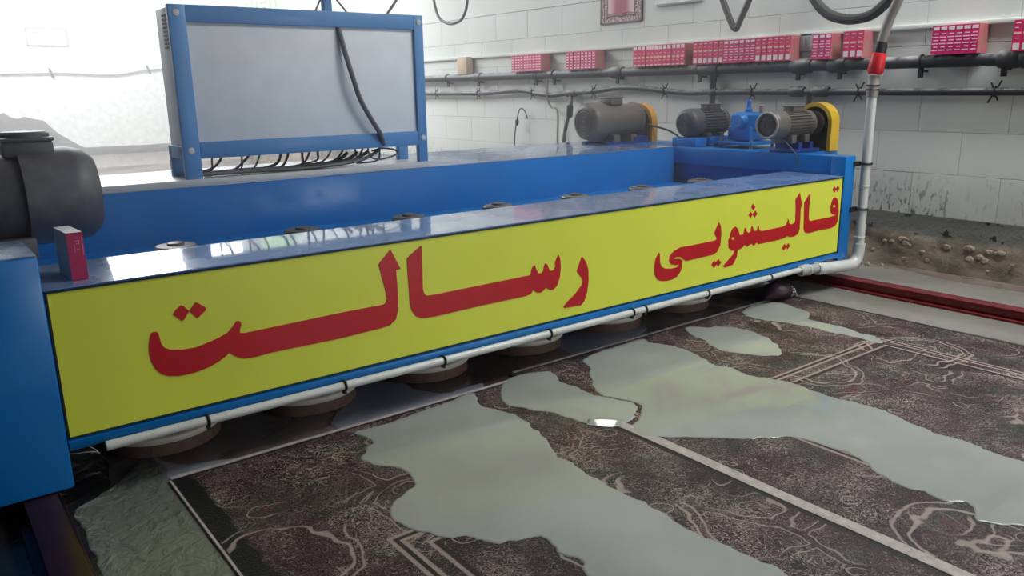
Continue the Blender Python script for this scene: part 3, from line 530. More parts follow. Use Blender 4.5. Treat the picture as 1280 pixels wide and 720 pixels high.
# rear beam, deck, right end
MB().box(.16, 3.66, 3.18, 3.94, .20, .648, bev=.006).build('rear_beam', M['blue'], mc)
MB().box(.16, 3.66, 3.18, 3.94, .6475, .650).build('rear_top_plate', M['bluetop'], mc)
MB().box(.2, 3.66, 2.42, 3.18, .425, .440).build('deck', M['blue'], mc)
MB().box(3.650, 3.735, 2.171, 3.94, .555, .650, bev=.004).build('end_channel', M['blue'], mc)
MB().box(3.70, 3.735, 2.15, 3.94, .15, .556).build('end_plate', M['blue'], mc)
MB().box(3.645, 3.735, 2.092, 2.17, .135, .650, bev=.004).build('end_post', M['blue'], mc)
MB().box(3.735, 4.02, 2.36, 3.96, .615, .648, bev=.003).build('motor_platform', M['blue'], mc)
MB().box(3.735, 3.80, 2.45, 3.9, .45, .616).build('platform_bracket', M['navy'], mc)
# left end box
MB().box(-.12, .221, 2.088, 2.345, .055, .640, bev=.006).build('end_box', M['blue'], mc)
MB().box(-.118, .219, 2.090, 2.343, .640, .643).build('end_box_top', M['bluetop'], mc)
MB().box(-.12, .20, 2.345, 3.94, .06, .52, bev=.006).build('end_carriage', M['blue'], mc)
MB().box(-.12, .18, 2.50, 2.92, .52, .545, bev=.004).build('motor_mount', M['rust'], mc)
def wheel(x, y): MB().lathe((x-.03, y, .085), (1, 0, 0), [(0, .018), (0, .036), (.045, .033), (.045, .018)], 20).build('wheel', M['steel'], mc)
for x, y in ((.145, 2.2), (.145, 3.7), (3.69, 2.32), (3.69, 3.75)): wheel(x, y)
MB().box(3.66, 3.72, 2.2, 2.5, .1, .16).build('axle_box', M['navy'], mc)
# brushes: front row under the beam, second row with covers showing above the deck
def brush(x, y, top):
    b = MB().lathe((x, y, .034), (0, 0, 1), [(0, .15), (.008, .160), (.012, .160), (.013, .15), (.030, .05), (.075, .04), (.385, .035)], 36).build('brush_disc', M['disc'], mc)
    MB().torus((x, y, .050), (0, 0, 1), .165, .0115, 44, 8).build('brush_rim', M['rim'], b)
    bs = MB(); n = 110
    for lay, R in enumerate((.160, .157, .140)):
        for i in range(n):
            a0 = 2*math.pi*(i+lay*.5)/n; a1 = a0+2*math.pi*1.04/n; tw = .0008*math.sin(i*2.7)
            vs = []
            for R2, z in ((R+.006, .003), (R, .040)):
                for a in (a0, a1): vs.append((x+(R2+tw)*math.cos(a+(.02 if z < .02 else 0)), y+(R2+tw)*math.sin(a+(.02 if z < .02 else 0)), z))
            bs.add(vs, [(0, 1, 3, 2)])
    o = bs.build('bristles', M['bristle'], b, fix=False); o['kind'] = 'stuff'
    return b
b0 = brush(.505, 2.410, False)
for i in range(1, 7): c = copy_tree(b0, mc); c.location = Vector((.457*i, 0, 0))*K
for i in range(7): c = copy_tree(b0, mc); c.location = Vector((.20+.445*i, .365, 0))*K
p0 = MB().lathe((.69, 2.74, .439), (0, 0, 1), [(0, .035), (.052, .035), (.050, .066), (.066, .068), (.072, .062), (.074, .028), (.080, .026), (.082, .02)], 28).build('brush_shaft_cover', M['pulley'], mc)
for i in range(1, 7): c = p0.copy(); COL.objects.link(c); c.location = Vector((.445*i, 0, 0))*K

# ------------------------------------------------------------------ white wash water pipe along the beam and up to the ceiling hose
wp = thing('water_pipe', (3.78, 2.06, .1), 'white plastic water pipe below the sign and up the right post to a hose', 'pipe')
MB().tube([(.30, 2.075, .1475), (3.30, 2.075, .1455)], .0125, 14).build('lower_run', M['pvc'], wp)
fit = MB().lathe((3.30, 2.075, .14), (1, 0, 0), [(-.01, .02), (0, .026), (.05, .026), (.055, .021)], 16)
fit.lathe((3.345, 2.075, .135), (1, 0, 0), [(0, .022), (.10, .022)], 16).build('coupling', M['greycard'], wp)
MB().torus((3.36, 2.075, .137), (1, 0, 0), .023, .005, 20, 6).torus((3.435, 2.075, .133), (1, 0, 0), .024, .006, 20, 6).build('coupling_ring', M['pvc'], wp)
MB().tube([(3.44, 2.075, .128), (3.70, 2.07, .108), (3.755, 2.068, .112), (3.785, 2.066, .145), (3.79, 2.065, .21)], .029, 16, 4).build('elbow', M['pvc'], wp)
MB().tube([(3.79, 2.065, .20), (3.787, 2.066, .60), (3.782, 2.066, .975)], .0225, 16).build('riser', M['pvc'], wp)
for z in (.245, .50): MB().torus((3.788, 2.066, z), (0, 0, 1), .024, .0025, 20, 6).build('joint_ring', M['pvc'], wp)
MB().lathe((3.782, 2.066, .93), (0, 0, 1), [(0, .026), (.015, .028), (.06, .028), (.065, .026), (.10, .026)], 16).build('grey_socket', M['greyhose'], wp)
for z in (.965, .985): MB().torus((3.782, 2.066, z), (0, 0, 1), .029, .0035, 20, 6).build('hose_clip', M['black'], wp)
MB().lathe((3.782, 2.062, 1.035), (.03, -.10, 1), [(0, .030), (.012, .037), (.05, .036), (.09, .034), (.10, .030)], 16).build('red_sleeve', M['redtape'], wp)
MB().lathe((3.785, 2.052, 1.13), (.05, -.16, 1), [(0, .030), (.03, .029), (.055, .024)], 16).build('black_collar', M['black'], wp)
MB().tube([(3.787, 2.046, 1.18), (3.79, 2.02, 1.28), (3.79, 1.975, 1.40), (3.80, 1.95, 1.55), (3.80, 1.95, 2.2), (3.80, 1.95, ZC)], .0225, 14, 5).build('supply_hose', M['greyhose'], wp)
for z, l in ((.610, .09), (.385, .07)):
    MB().torus((3.788, 2.066, z), (0, 0, 1), .0245, .0065, 20, 6).box(3.715, 3.77, 2.085, 2.098, z-.012, z+.012).build('pipe_clamp', M['black'], wp)
for x in (.95, 1.30, 1.75, 2.17, 2.24, 2.62, 3.06, .55):
    MB().torus((x, 2.075, .147), (1, 0, 0), .0135, .0042, 16, 6).box(x-.0045, x+.0045, 2.07, 2.085, .122, .136).build('pipe_clamp', M['black'], wp)

# carton standing on the beam at its left end
sb = thing('slim_carton', (.300, 2.16, .5575), 'slim magenta and grey carton standing upright on the left end of the blue beam', 'carton')
def rotbox(mb, c, rz, sx, sy, z0, z1, mi=0):
    cs, sn = math.cos(rz), math.sin(rz); p = []
    for x in (-sx/2, sx/2):
        for y in (-sy/2, sy/2):
            for z in (z0, z1): p.append((c[0]+x*cs-y*sn, c[1]+x*sn+y*cs, z))
    return mb.add(p, [(0, 1, 3, 2), (4, 6, 7, 5), (0, 4, 5, 1), (2, 3, 7, 6), (0, 2, 6, 4), (1, 5, 7, 3)], mi)
C0 = (.308, 2.222); RZ = math.radians(4)
rotbox(MB(), C0, RZ, .036, .125, .5580, .676).build('carton_body', M['greycard'], sb)
f1 = (C0[0]+math.sin(RZ)*.0630, C0[1]-math.cos(RZ)*.0630)
rotbox(MB(), f1, RZ, .0365, .002, .5582, .6755).build('magenta_spine', M['wine'], sb)
sq = MB()
for k, (u, z, w, h) in enumerate(((.004, .662, .008, .0016), (.004, .655, .008, .0016), (.004, .648, .007, .0016), (.008, .651, .0015, .012), (-.003, .637, .0018, .020), (.004, .634, .006, .0015), (.0150, .640, .0014, .045))):
    rotbox(sq, (f1[0]+u*math.cos(RZ)+math.sin(RZ)*.0011, f1[1]+u*math.sin(RZ)-math.cos(RZ)*.0011), RZ, w, .0006, z-h/2, z+h/2)
sq.build('spine_print', plain('pale_magenta_print', (214, 120, 164), .5), sb)

# ------------------------------------------------------------------ electric motors and gearbox
def motor(name, x0, x1, y, z, r, label, mat, fan='motor', term=(.35, .62), foot=None, fins=True, cap=True, grp=None):
    t = thing(name, ((x0+x1)/2, y, foot if foot else z-r), label, 'motor')
    L = x1-x0; fl_ = x0+L*.30
    MB().lathe((fl_, y, z), (1, 0, 0), [(0, r*.9), (L*.62, r*.9), (L*.64, r*.96), (L*.70, r*.96)], 32).build('stator_housing', mat, t)
    if fins:
        fb = MB(); n = 28
        for i in range(n):
            a = 2*math.pi*i/n; d = Vector((0, math.cos(a), math.sin(a))); q = Vector((0, -math.sin(a), math.cos(a)))*r*.018; c = Vector((fl_+L*.02, y, z)); X = Vector((L*.58, 0, 0))
            i_, o_ = d*r*.86, d*r*1.0
            fb.add([c+i_-q, c+i_+q, c+o_+q, c+o_-q, c+X+i_-q, c+X+i_+q, c+X+o_+q, c+X+o_-q], [(0, 1, 2, 3), (4, 7, 6, 5), (2, 6, 7, 3), (1, 5, 6, 2), (0, 3, 7, 4)])
        fb.build('cooling_fins', mat, t)
    MB().lathe((x0, y, z), (1, 0, 0), [(0, r*.72), (L*.015, r*.86), (L*.05, r*.98), (L*.10, r*1.02), (L*.30, r*1.02), (L*.30, r*.9)], 32).build('fan_cover', M[fan], t)
    vb = MB()
    for k in range(4): vb.torus((x0-.001, y, z), (1, 0, 0), r*(.18+.16*k), r*.018, 28, 5)
    vb.build('fan_grille', M['black'], t)
    if r < .13: MB().lathe((x0+L, y, z), (1, 0, 0), [(-.002, r*.55), (L*.02, r*.5), (L*.03, r*.2), (L*.14, r*.16)], 24).build('drive_shaft', M['steel'], t)
    a, b = x0+L*term[0], x0+L*term[1]
    tk = .05 if r > .12 else 0; tb = MB().box(a, b, y-r*.45, y+r*.45, z+r*.85, z+r*(1.24-tk), bev=r*.08).build('terminal_box', mat, t)
    MB().box(a-.003, b+.003, y-r*.48, y+r*.48, z+r*(1.22-tk), z+r*(1.30-tk), bev=r*.03).build('terminal_lid', mat, tb)
    if foot is not None:
        for u in (.38, .72): MB().box(x0+L*u, x0+L*(u+.12), y-r*.9, y+r*.9, foot, z-r*.75, bev=.004).build('mounting_foot', mat, t)
    return t
def guard(t, x, y, z0, z1, rad, wid, mat, dark=True):
    """belt guard: arched cover across the shaft end"""
    n = 16; out = [(y-rad, z0)]+[(y-rad*math.cos(math.pi*i/n), z1-rad+rad*math.sin(math.pi*i/n)) for i in range(n+1)]+[(y+rad, z0)]
    inn = [(y+(p[0]-y)*.80, z0 if i in (0, len(out)-1) else z1-rad+(p[1]-z1+rad)*.80) for i, p in enumerate(out)]
    m = MB(); N = len(out)
    for X in (x, x+wid): m.v += [Vector((X, *p)) for p in out]+[Vector((X, *p)) for p in inn]
    for i in range(N-1):
        m.f += [(i, i+1, N+i+1, N+i), (2*N+i, 3*N+i, 3*N+i+1, 2*N+i+1), (i, 2*N+i, 2*N+i+1, i+1), (N+i, N+i+1, 3*N+i+1, 3*N+i)]
    m.mi = [0]*len(m.f); g = m.build('belt_guard', mat, t)
    q = MB(); q.prism([(p[0], p[1]) for p in inn], [], lambda u, v, d: Vector((d, u, v)), x+wid*.8, x+wid*.95); q.build('guard_back_plate', M['rust'] if dark else mat, g)
    return g
# left motor, on the left carriage
ml = motor('electric_motor', -.36, .40, 2.70, .712, .138, 'large dark grey electric motor on the left end of the machine, nearest the camera', M['motor'], term=(.785, .955), foot=.546, fins=False)
MB().lathe((.30, 2.70, .884), (0, 0, 1), [(0, .066), (.010, .066), (.016, .058)], 24).build('terminal_cap', M['motor'], ml)
MB().lathe((.27, 2.70, .712), (1, 0, 0), [(0, .1405), (.13, .1405), (.17, .132), (.196, .108), (.202, .075)], 32).build('end_bell', M['motor'], ml)
# far motor with ochre guard
m1 = motor('electric_motor', 3.365, 3.80, 3.66, .790, .112, 'grey brown electric motor with an ochre belt guard on the far corner of machine', M['motor2'], term=(.42, .66), foot=.652, fins=False, fan='motor2')
guard(m1, 3.84, 3.66, .652, .89, .125, .05, M['ochre'])
tm = MB(); tm.box(3.46, 3.84, 3.545, 3.575, .651, .664).box(3.46, 3.84, 3.745, 3.775, .651, .664); tm.box(3.50, 3.53, 3.55, 3.77, .662, .676).box(3.70, 3.82, 3.55, 3.77, .662, .69)
tm.build('tension_frame', M['navy'], m1)
# small dark motor on a blue base
m2 = motor('electric_motor', 3.66, 3.99, 3.12, .785, .080, 'small dark finned electric motor on blue base, between far motor and gearbox', M['motor'], term=(.55, .85), foot=.70, fins=True)
MB().box(3.66, 3.76, 3.03, 3.21, .651, .702, bev=.006).box(3.79, 4.0, 3.03, 3.21, .651, .702, bev=.006).build('motor_base', M['gear'], m2)
# blue gearbox
gb = thing('gearbox', (3.86, 2.84, .65), 'bright blue gearbox on motor platform between two electric motors', 'gearbox')
MB().box(3.80, 3.98, 2.77, 2.92, .69, .77, bev=.01).lathe((3.885, 2.845, .755), (0, 0, 1), [(0, .095), (.075, .095), (.083, .085), (.09, .04)], 24).build('gear_case', M['gear'], gb)
MB().lathe((3.77, 2.83, .80), (1, -.2, 0), [(0, .035), (.012, .04), (.04, .04)], 20).build('side_flange', M['gear'], gb)
MB().lathe((3.885, 2.845, .84), (0, 0, 1), [(0, .02), (.02, .02), (.03, .012), (.062, .012), (.066, .016), (.075, .012)], 14).build('breather', M['gear'], gb)
MB().lathe((3.93, 2.79, .84), (0, 0, 1), [(0, .016), (.04, .016), (.046, .01)], 14).build('oil_cap', M['greyhose'], gb)
MB().box(3.76, 4.0, 2.72, 2.97, .668, .684, bev=.003).build('foot_plate', M['gear'], gb)
for x, y in ((3.78, 2.74), (3.98, 2.74), (3.78, 2.95), (3.98, 2.95)): MB().lathe((x, y, .648), (0, 0, 1), [(0, .01), (.052, .01)], 8).build('bolt', M['steel'], gb)
# geared motor with yellow guard
m3 = motor('electric_motor', 3.52, 3.86, 2.46, .795, .070, 'grey ribbed electric motor with yellow belt guard at right end of the machine', M['motor2'], term=(.50, .80), foot=.70, fan='motor2')
MB().torus((3.518, 2.46, .795), (1, 0, 0), .062, .006, 28, 8).build('fan_ring', M['greyhose'], m3)
MB().box(3.66, 3.88, 2.38, 2.54, .651, .668, bev=.003).box(3.70, 3.73, 2.39, 2.53, .666, .702).box(3.80, 3.83, 2.39, 2.53, .666, .702).build('slide_base', M['navy'], m3)
g3 = guard(m3, 3.90, 2.44, .651, .90, .105, .075, M['yguard'])
MB().lathe((3.89, 2.44, .795), (1, 0, 0), [(0, .06), (.03, .06), (.035, .03), (.06, .03)], 24).build('belt_pulley', M['rust'], m3)
tag(MB().tube([(3.83, 3.56, .76), (3.88, 3.42, .72), (3.86, 3.28, .66), (3.80, 3.22, .655)], .006, 8, 6).build('power_cable', M['cable']), 'thin dark cable from the ochre guarded motor to the blue motor base', 'cable')
tag(MB().tube([(3.66, 2.46, .735), (3.64, 2.42, .70), (3.645, 2.37, .65), (3.648, 2.36, .60), (3.66, 2.36, .556)], .0035, 8, 6).build('power_cable', M['cable']), 'thin dark cable hanging down inside the right end from the ribbed motor', 'cable')

# ------------------------------------------------------------------ control cabinet
cc = thing('control_cabinet', (1.41, 3.28, .65), 'grey control cabinet in a blue steel stand on top of the rear beam', 'cabinet')
CX0, CX1, CY0, CY1, CZ0, CZ1 = .872, 1.956, 3.186, 3.40, .65, 1.318
MB().box(CX0+.012, CX1-.012, CY0+.014, CY1, .785, CZ1-.006, bev=.004).build('cabinet_body', M['panel'], cc)
fr = MB()
MB().box(CX0, CX0+.062, CY0, CY0+.03, CZ0+.001, CZ1, bev=.003).build('front_post', M['frame'], cc)
MB().box(CX1-.046, CX1, CY0, CY0+.03, CZ0+.001, CZ1, bev=.003).build('front_post', M['frame'], cc)
MB().box(CX0+.062, CX1-.046, CY0, CY0+.03, CZ1-.062, CZ1, bev=.003).build('top_rail', M['frame'], cc)
MB().box(CX0+.062, CX1-.046, CY0, CY0+.03, .752, .815, bev=.003).build('bottom_rail', M['frame'], cc)
for x in (CX0, CX1-.05): MB().box(x, x+.05, CY1-.035, CY1, CZ0+.001, .80, bev=.003).build('rear_leg', M['frame'], cc)
MB().box(CX0, CX0+.03, CY0+.03, CY1-.035, .752, .80, bev=.003).build('side_rail', M['frame'], cc)
for x, z in ((CX0+.028, CZ1-.03), (CX1-.022, CZ1-.03), (CX0+.028, .785), (CX1-.022, .785)):
    MB().lathe((x, CY0, z), (0, -1, 0), [(-.002, .012), (.002, .012), (.003, .009)], 16).build('bolt', M['tray'], cc)
lv = MB()
for k in range(9): lv.box(CX0+.008, CX0+.0125, CY0+.055, CY0+.125, 1.165+.0145*k, 1.171+.0145*k)
lv.build('side_louvre', M['black'], cc)
MB().box(.57, CX1-.004, 3.178, 3.36, .6495, .676, bev=.003).build('cable_tray', M['tray'], cc)
po = MB().box(1.512, 1.548, CY0+.05, CY0+.085, CZ1-.01, 2.0, bev=.003).build('cable_mast', M['frame'], cc)
MB().tube([(1.468, CY0+.06, CZ1-.01), (1.53, CY0+.06, 1.42)], .0045, 6).build('stay_rod', M['steel'], cc)
MB().tube([(1.63, CY0+.06, CZ1-.01), (1.53, CY0+.06, 1.42)], .0045, 6).build('stay_rod', M['steel'], cc)
MB().tube([(1.80, CY0+.06, CZ1-.01), (1.86, CY0+.06, 1.38), (1.96, CY0+.06, 1.60)], .006, 8).build('stay_rod', M['steel'], cc)
# cables drooping under the cabinet
rc = random.Random(12)
for i in range(15):
    x = 1.00+.052*i+rc.uniform(-.01, .01); dx = rc.uniform(-.09, .03); y = rc.uniform(3.22, 3.30)
    MB().tube([(x, y, .77), (x+dx*.3, y-.01, .735), (x+dx, y+.01, .695+rc.uniform(-.008, .01)), (x+dx-.10, y+.015, .686)], rc.uniform(.0035, .006), 6, 5).build('drooping_cable', M['cable'], cc)
for k in range(4): MB().tube([(.93+.01*k, 3.205+.018*k, .690), (1.15, 3.21+.016*k, .688+.006*math.sin(k)), (1.40, 3.20+.018*k, .686), (1.62-.03*k, 3.215+.016*k, .700), (1.72-.05*k, 3.23, .735)], .0075, 8, 5).build('bundled_cable', M['cable'], cc)
MB().tube([(1.66, 3.21, .77), (1.665, 3.20, .715), (1.72, 3.2, .70), (1.80, 3.21, .715), (1.80, 3.22, .735), (1.74, 3.23, .745), (1.69, 3.23, .735)], .004, 6, 6).build('looped_cable', M['cable'], cc)
MB().tube([(1.546, 3.206, 1.268), (1.553, 3.192, 1.235), (1.565, 3.176, 1.15), (1.585, 3.165, 1.06), (1.615, 3.166, .965), (1.665, 3.168, .875), (1.705, 3.172, .815), (1.73, 3.19, .765)], .0105, 10, 5).build('front_cable', M['frontcable'], cc)

# ================================================================== pipes along the right wall
def wallpipe(name, r, x, zs, brackets, label, kind):
    t = thing(name, (x, 6, zs[0][1]), label, 'pipe')
    MB().tube([(x, y, z) for y, z in zs], r, 14, 4 if len(zs) > 3 else 0).build('pipe_run', M['pipe'], t)
    def zat(y):
        for (a, za), (b, zb) in zip(zs, zs[1:]):
            if a <= y <= b: return za+(zb-za)*(y-a)/(b-a)
        return zs[-1][1]
    for k, y in enumerate(brackets):
        z = zat(y); b = MB()
        if kind == 'big':
            b.torus((x, y, z), (0, 1, 0), r+.003, .006, 20, 6).box(x-.008, x+.008, y-.012, y+.012, z-r-.05, z-r+.004).box(x, XR, y-.010, y+.010, z-r-.02, z-r-.008)
        else:
            b.torus((x, y, z), (0, 1, 0), r+.003, .005, 18, 6).tube([(x, y-.025, z+r+.035), (x, y+.03, z-r-.035)], .004, 6).tube([(x-.003, y+.022, z+r+.025), (x+.012, y-.012, z-r-.025)], .0036, 6).box(x, XR, y-.008, y+.008, z-.008, z+.008)
        b.build('pipe_bracket', M['black'], t)
    return t
big = wallpipe('wall_pipe', .032, 4.36, [(-1.5, 1.098), (12.45, 1.098)], [6.675, 6.167, 5.333, 5.096, 4.373, 3.598, 3.498, 2.854, 2.586, 2.125, 1.72], 'thick grey pipe on the block wall with pink cartons standing on it', 'big')
for y, l, r in ((6.167, .10, .040), (5.33, .07, .038), (4.373, .12, .043), (3.52, .16, .040), (2.83, .13, .043), (2.60, .10, .044), (1.70, .10, .044), (1.62, .06, .046)):
    MB().lathe((4.36, y-l/2, 1.098), (0, 1, 0), [(0, r*.9), (.01, r), (l-.01, r), (l, r*.9)], 18).build('pipe_coupling', M['pipe'], big)
LZ = [(-1.5, .944), (1.75, .944), (2.45, .946), (3.43, .951), (3.70, .948), (3.92, .962), (4.15, .983), (4.40, .985), (4.66, .960), (4.92, .952), (5.14, .935), (5.35, .950), (5.57, .974), (6.16, .953), (7.0, .955), (12.45, .957)]
lowp = wallpipe('wall_pipe', .0195, 4.37, LZ, [6.905, 6.188, 5.388, 4.64, 3.911, 3.176, 2.464, 1.752], 'thinner wavy grey pipe below the thick pipe on the block wall', 'small')
for y, l, r in ((4.90, .12, .029), (2.86, .10, .032), (2.70, .10, .032), (3.49, .06, .028)):
    z = .951 if y < 4 else .950
    MB().lathe((4.37, y-l/2, z), (0, 1, 0), [(0, r*.8), (.012, r), (l-.012, r), (l, r*.8)], 16).build('pipe_coupling', M['pipe'], lowp)
MB().tube([(4.37, 3.495, .944), (4.37, 3.495, .86)], .020, 12).lathe((4.37, 3.495, 1.07), (0, 0, -1), [(0, .026), (.05, .026), (.06, .022), (.12, .022)], 14).build('tee_branch', M['pipe'], lowp)
MB().tube([(4.37, 2.78, .944), (4.37, 2.78, .87), (4.36, 2.78, .80)], .017, 12).build('tee_branch', M['pipe'], lowp)
# hoses and wires dropping behind the machine
def line(name, pts, r, mat, label, cat, k=6): return tag(MB().tube(pts, r, 10, k).build(name, M[mat]), label, cat)
dh = thing('drop_hose', (4.36, 4.92, .9), 'dark drop hose with a valve leaving the thin wall pipe left of the far motor', 'hose')
MB().tube([(4.365, 4.90, .935), (4.34, 4.87, .88), (4.33, 4.88, .80), (4.33, 4.93, .65), (4.33, 4.96, .45), (4.34, 4.97, .3)], .0155, 10, 6).build('hose_run', M['hose'], dh)
MB().lathe((4.333, 4.873, .86), (0, .08, -1), [(0, .018), (.01, .027), (.09, .025), (.10, .018)], 14).build('valve_body', M['black'], dh)
line('drop_wire', [(4.36, 5.18, 1.06), (4.35, 5.18, .98), (4.36, 5.18, .90), (4.37, 5.15, .84), (4.37, 5.07, .80), (4.37, 5.07, .55), (4.38, 5.07, .35)], .009, 'greyhose', 'grey wire dropping from thick wall pipe, right of the first cartons', 'wire')
pw = thing('probe_wire', (4.36, 5.55, .3), 'black wire with an inline plug hanging in a hook on the far wall', 'wire')
MB().tube([(4.38, 5.48, .74), (4.37, 5.50, .80), (4.36, 5.54, .825), (4.35, 5.57, .78), (4.35, 5.62, .60), (4.36, 5.64, .40), (4.38, 5.64, .32)], .0055, 8, 6).build('wire_run', M['cable'], pw)
MB().lathe((4.35, 5.585, .735), (0, .1, -1), [(0, .007), (.012, .016), (.04, .016), (.055, .007)], 12).build('inline_plug', M['black'], pw)
vh = line('hanging_hose', [(4.24, 3.50, 2.2), (4.24, 3.40, 1.66), (4.25, 3.345, 1.50), (4.25, 3.285, 1.385), (4.25, 3.255, 1.340), (4.25, 3.235, 1.335), (4.25, 3.222, 1.36), (4.25, 3.15, 1.50), (4.25, 3.09, 1.63), (4.25, 2.95, 2.2), (4.25, 2.95, ZC)], .0195, 'hose', 'dark hose hanging in a narrow V in front of the block wall', 'hose', 5)
lh = line('looped_hose', [(3.90, 1.99, 2.0), (3.90, 2.0, 1.62), (3.9, 2.055, 1.44), (3.9, 2.10, 1.372), (3.9, 2.165, 1.322), (3.9, 2.23, 1.306), (3.9, 2.30, 1.307), (3.9, 2.37, 1.325), (3.9, 2.42, 1.352), (3.9, 2.48, 1.41), (3.9, 2.53, 1.52), (3.9, 2.55, 1.9), (3.9, 2.55, ZC)], .0255, 'hose', 'thick dark hose hanging in a wide loop at top right beside supply hose', 'hose', 5)
line('hanging_cable', [(4.05, 6.45, 2.0), (4.05, 6.35, 1.66), (4.05, 6.20, 1.565), (4.05, 6.05, 1.555), (4.05, 5.93, 1.60), (4.05, 5.86, 1.75), (4.05, 5.84, 2.2), (4.05, 5.84, ZC)], .012, 'cable', 'thin grey cable loop hanging at the top right of the control cabinet', 'cable', 5)

# ================================================================== pink cartons standing on the thick pipe
BZ = 1.1315
def carton_proto(kind, H, D):
    """upright slim carton, spine towards the hall; local frame built at y=0"""
    Wd = .0385; x0 = 4.305; x1 = 4.408
    t = thing('pink_carton', (x0+.05, 0, BZ), 'x', 'carton')
    m = MB(); m.box(x0, x1, -Wd/2, Wd/2, BZ, BZ+H)
    m.mi = [1 if k == 0 else 0 for k in range(6)]
    m.build('carton_body', [M['kraft'], M['pink'] if kind in 'CD' else M['rose']], t)
    p = MB()
    def q(z0, z1, w=.78, mi=0, y=0.): p.box(x0-.0012, x0+.0005, y-Wd*w/2, y+Wd*w/2, BZ+H*z0, BZ+H*z1, mi)
    if kind == 'A': q(.80, .97, .74); q(.38, .47, .7, 1); q(.04, .09, .7); q(.60, .63, .35, 0, -.006); q(.26, .29, .45, 0, .004)
    if kind == 'B': q(.05, .26, .72); q(.54, .61, .8, 1); q(.88, .91, .55); q(.74, .76, .4, 0, .005); q(.40, .42, .5)
    if kind == 'C':
        q(.84, .95, .74)
        for k, wv in enumerate((.72, .5, .76, .66, .78, .6)): q(.12+.115*k, .155+.115*k, wv, 0, .002*(-1)**k)
    if kind == 'D':
        for k in range(6): q(.05+.16*k, .115+.16*k, .55 if k % 2 else .75)
    p.build('spine_print', [M['white'], M['cream']], t)['kind'] = 'stuff'
    return t
H_ = {'A': .140, 'B': .143, 'C': .140, 'D': .131}
protos = {}
ORD = ['first', 'second', 'third', 'fourth', 'fifth', 'sixth', 'seventh', 'eighth', 'ninth', 'tenth', 'eleventh', 'twelfth']
ROWS = [  # y of far end, y of near end, print, count, words for the row
    (5.594, 5.198, 'D', 10, 'farthest row of checkered pink cartons'),
    (4.892, 4.555, 'D', 8, 'checkered row above the far motor'),
    (4.165, 3.687, 'A', 12, 'white topped row above the finned motor'),
    (3.619, 3.371, 'B', 6, 'first white bottomed block of the long run'),
    (3.371, 3.130, 'C', 6, 'striped middle block of the long run'),
    (3.130, 2.880, 'B', 6, 'white bottomed block touching the wall socket'),
    (2.741, 2.620, 'C', 3, 'short striped row right of wall socket'),
    (2.548, 2.429, 'B', 3, 'short row left of the red hose sleeve'),
    (2.059, 1.834, 'C', 6, 'striped row standing alone at the right'),
    (1.681, 1.520, 'B', 4, 'row cut off by the right photo edge'),
]
for y0, y1, kd, cnt, words in ROWS:
    grp = 'pink cartons: '+words
    for i in range(cnt):
        y = y0+(y1-y0)*(i+.5)/cnt
        if kd not in protos: t = protos[kd] = carton_proto(kd, H_[kd], .1)
        else: t = copy_tree(protos[kd])
        t.location = Vector((4.355+random.uniform(-.002, .002), y, BZ))*K
        t['label'] = '%s pink carton from the left, %s' % (ORD[i], words); t['category'] = 'carton'; t['group'] = grp
tag(MB().box(4.33, 4.405, 6.315, 6.47, BZ, 1.285, bev=.003).build('brown_carton', M['brown']), 'plain pale brown carton alone at the far end of the wall pipe', 'carton')
sk = thing('wall_socket', (4.40, 2.84, 1.19), 'grey double wall socket between pink carton rows above the thick pipe', 'socket')
MB().box(4.392, XR, 2.80, 2.88, 1.185, 1.285, bev=.004).build('socket_plate', M['greycard'], sk)
MB().box(4.388, 4.394, 2.812, 2.838, 1.20, 1.27, bev=.002).box(4.388, 4.394, 2.844, 2.870, 1.20, 1.27, bev=.002).build('socket_insert', M['plaqueline'], sk)

# ------------------------------------------------------------------ things on the walls
pc = thing('woven_picture', (XR-.01, 4.40, 1.45), 'small woven picture with pink centre and patterned border hanging above the cartons', 'picture')
def wq(mb, y0, y1, z0, z1, d): return mb.box(XR-d, XR-.001, y0, y1, z0, z1)
wq(MB(), 4.185, 4.615, 1.452, 2.03, .010).build('woven_border', M['rugborder'], pc)
wq(MB(), 4.262, 4.538, 1.500, 1.98, .0115).build('pink_field', M['rugpic'], pc)
wb = MB()
for y0, y1, z0, z1 in ((4.185, 4.200, 1.452, 2.03), (4.600, 4.615, 1.452, 2.03), (4.185, 4.615, 1.452, 1.462), (4.255, 4.266, 1.49, 1.98), (4.534, 4.545, 1.49, 1.98), (4.185, 4.615, 2.02, 2.03), (4.224, 4.229, 1.47, 2.01), (4.571, 4.576, 1.47, 2.01)): wq(wb, y0, y1, z0, z1, .0125)
wb.build('woven_lines', M['rugline'], pc)
ar = MB(); pts = [(4.25+.30*i/24, 1.497+.012*abs(math.sin(2*math.pi*i/24))) for i in range(25)]
ar.tube([(XR-.0125, y, z) for y, z in pts], .004, 6).tube([(XR-.0125, y, z+.014) for y, z in pts], .0025, 6).build('scalloped_edge', M['rugline'], pc)
gc = thing('wall_chart', (XR-.01, 11.5, 2.08), 'pale green wall chart with grey marks showing just above the control cabinet', 'chart')
wq(MB(), 10.85, 12.25, 2.08, 2.70, .012).build('chart_board', plain('pale_green_card', (182, 218, 158), .6), gc)
gm = MB()
for y0, y1, z0, z1 in ((10.92, 10.97, 2.1, 2.6), (11.12, 11.16, 2.1, 2.6), (11.25, 11.5, 2.19, 2.22), (11.62, 11.66, 2.1, 2.6), (11.8, 11.85, 2.1, 2.6), (11.3, 11.45, 2.12, 2.15), (11.95, 12.1, 2.22, 2.25)): wq(gm, y0, y1, z0, z1, .014)
gm.build('chart_marks', plain('grey_chart_mark', (128, 140, 128), .6), gc)['kind'] = 'stuff'
pn = thing('wall_notice', (XR-.01, 3.85, 1.545), 'white board on the block wall at the top edge of the photo', 'notice')
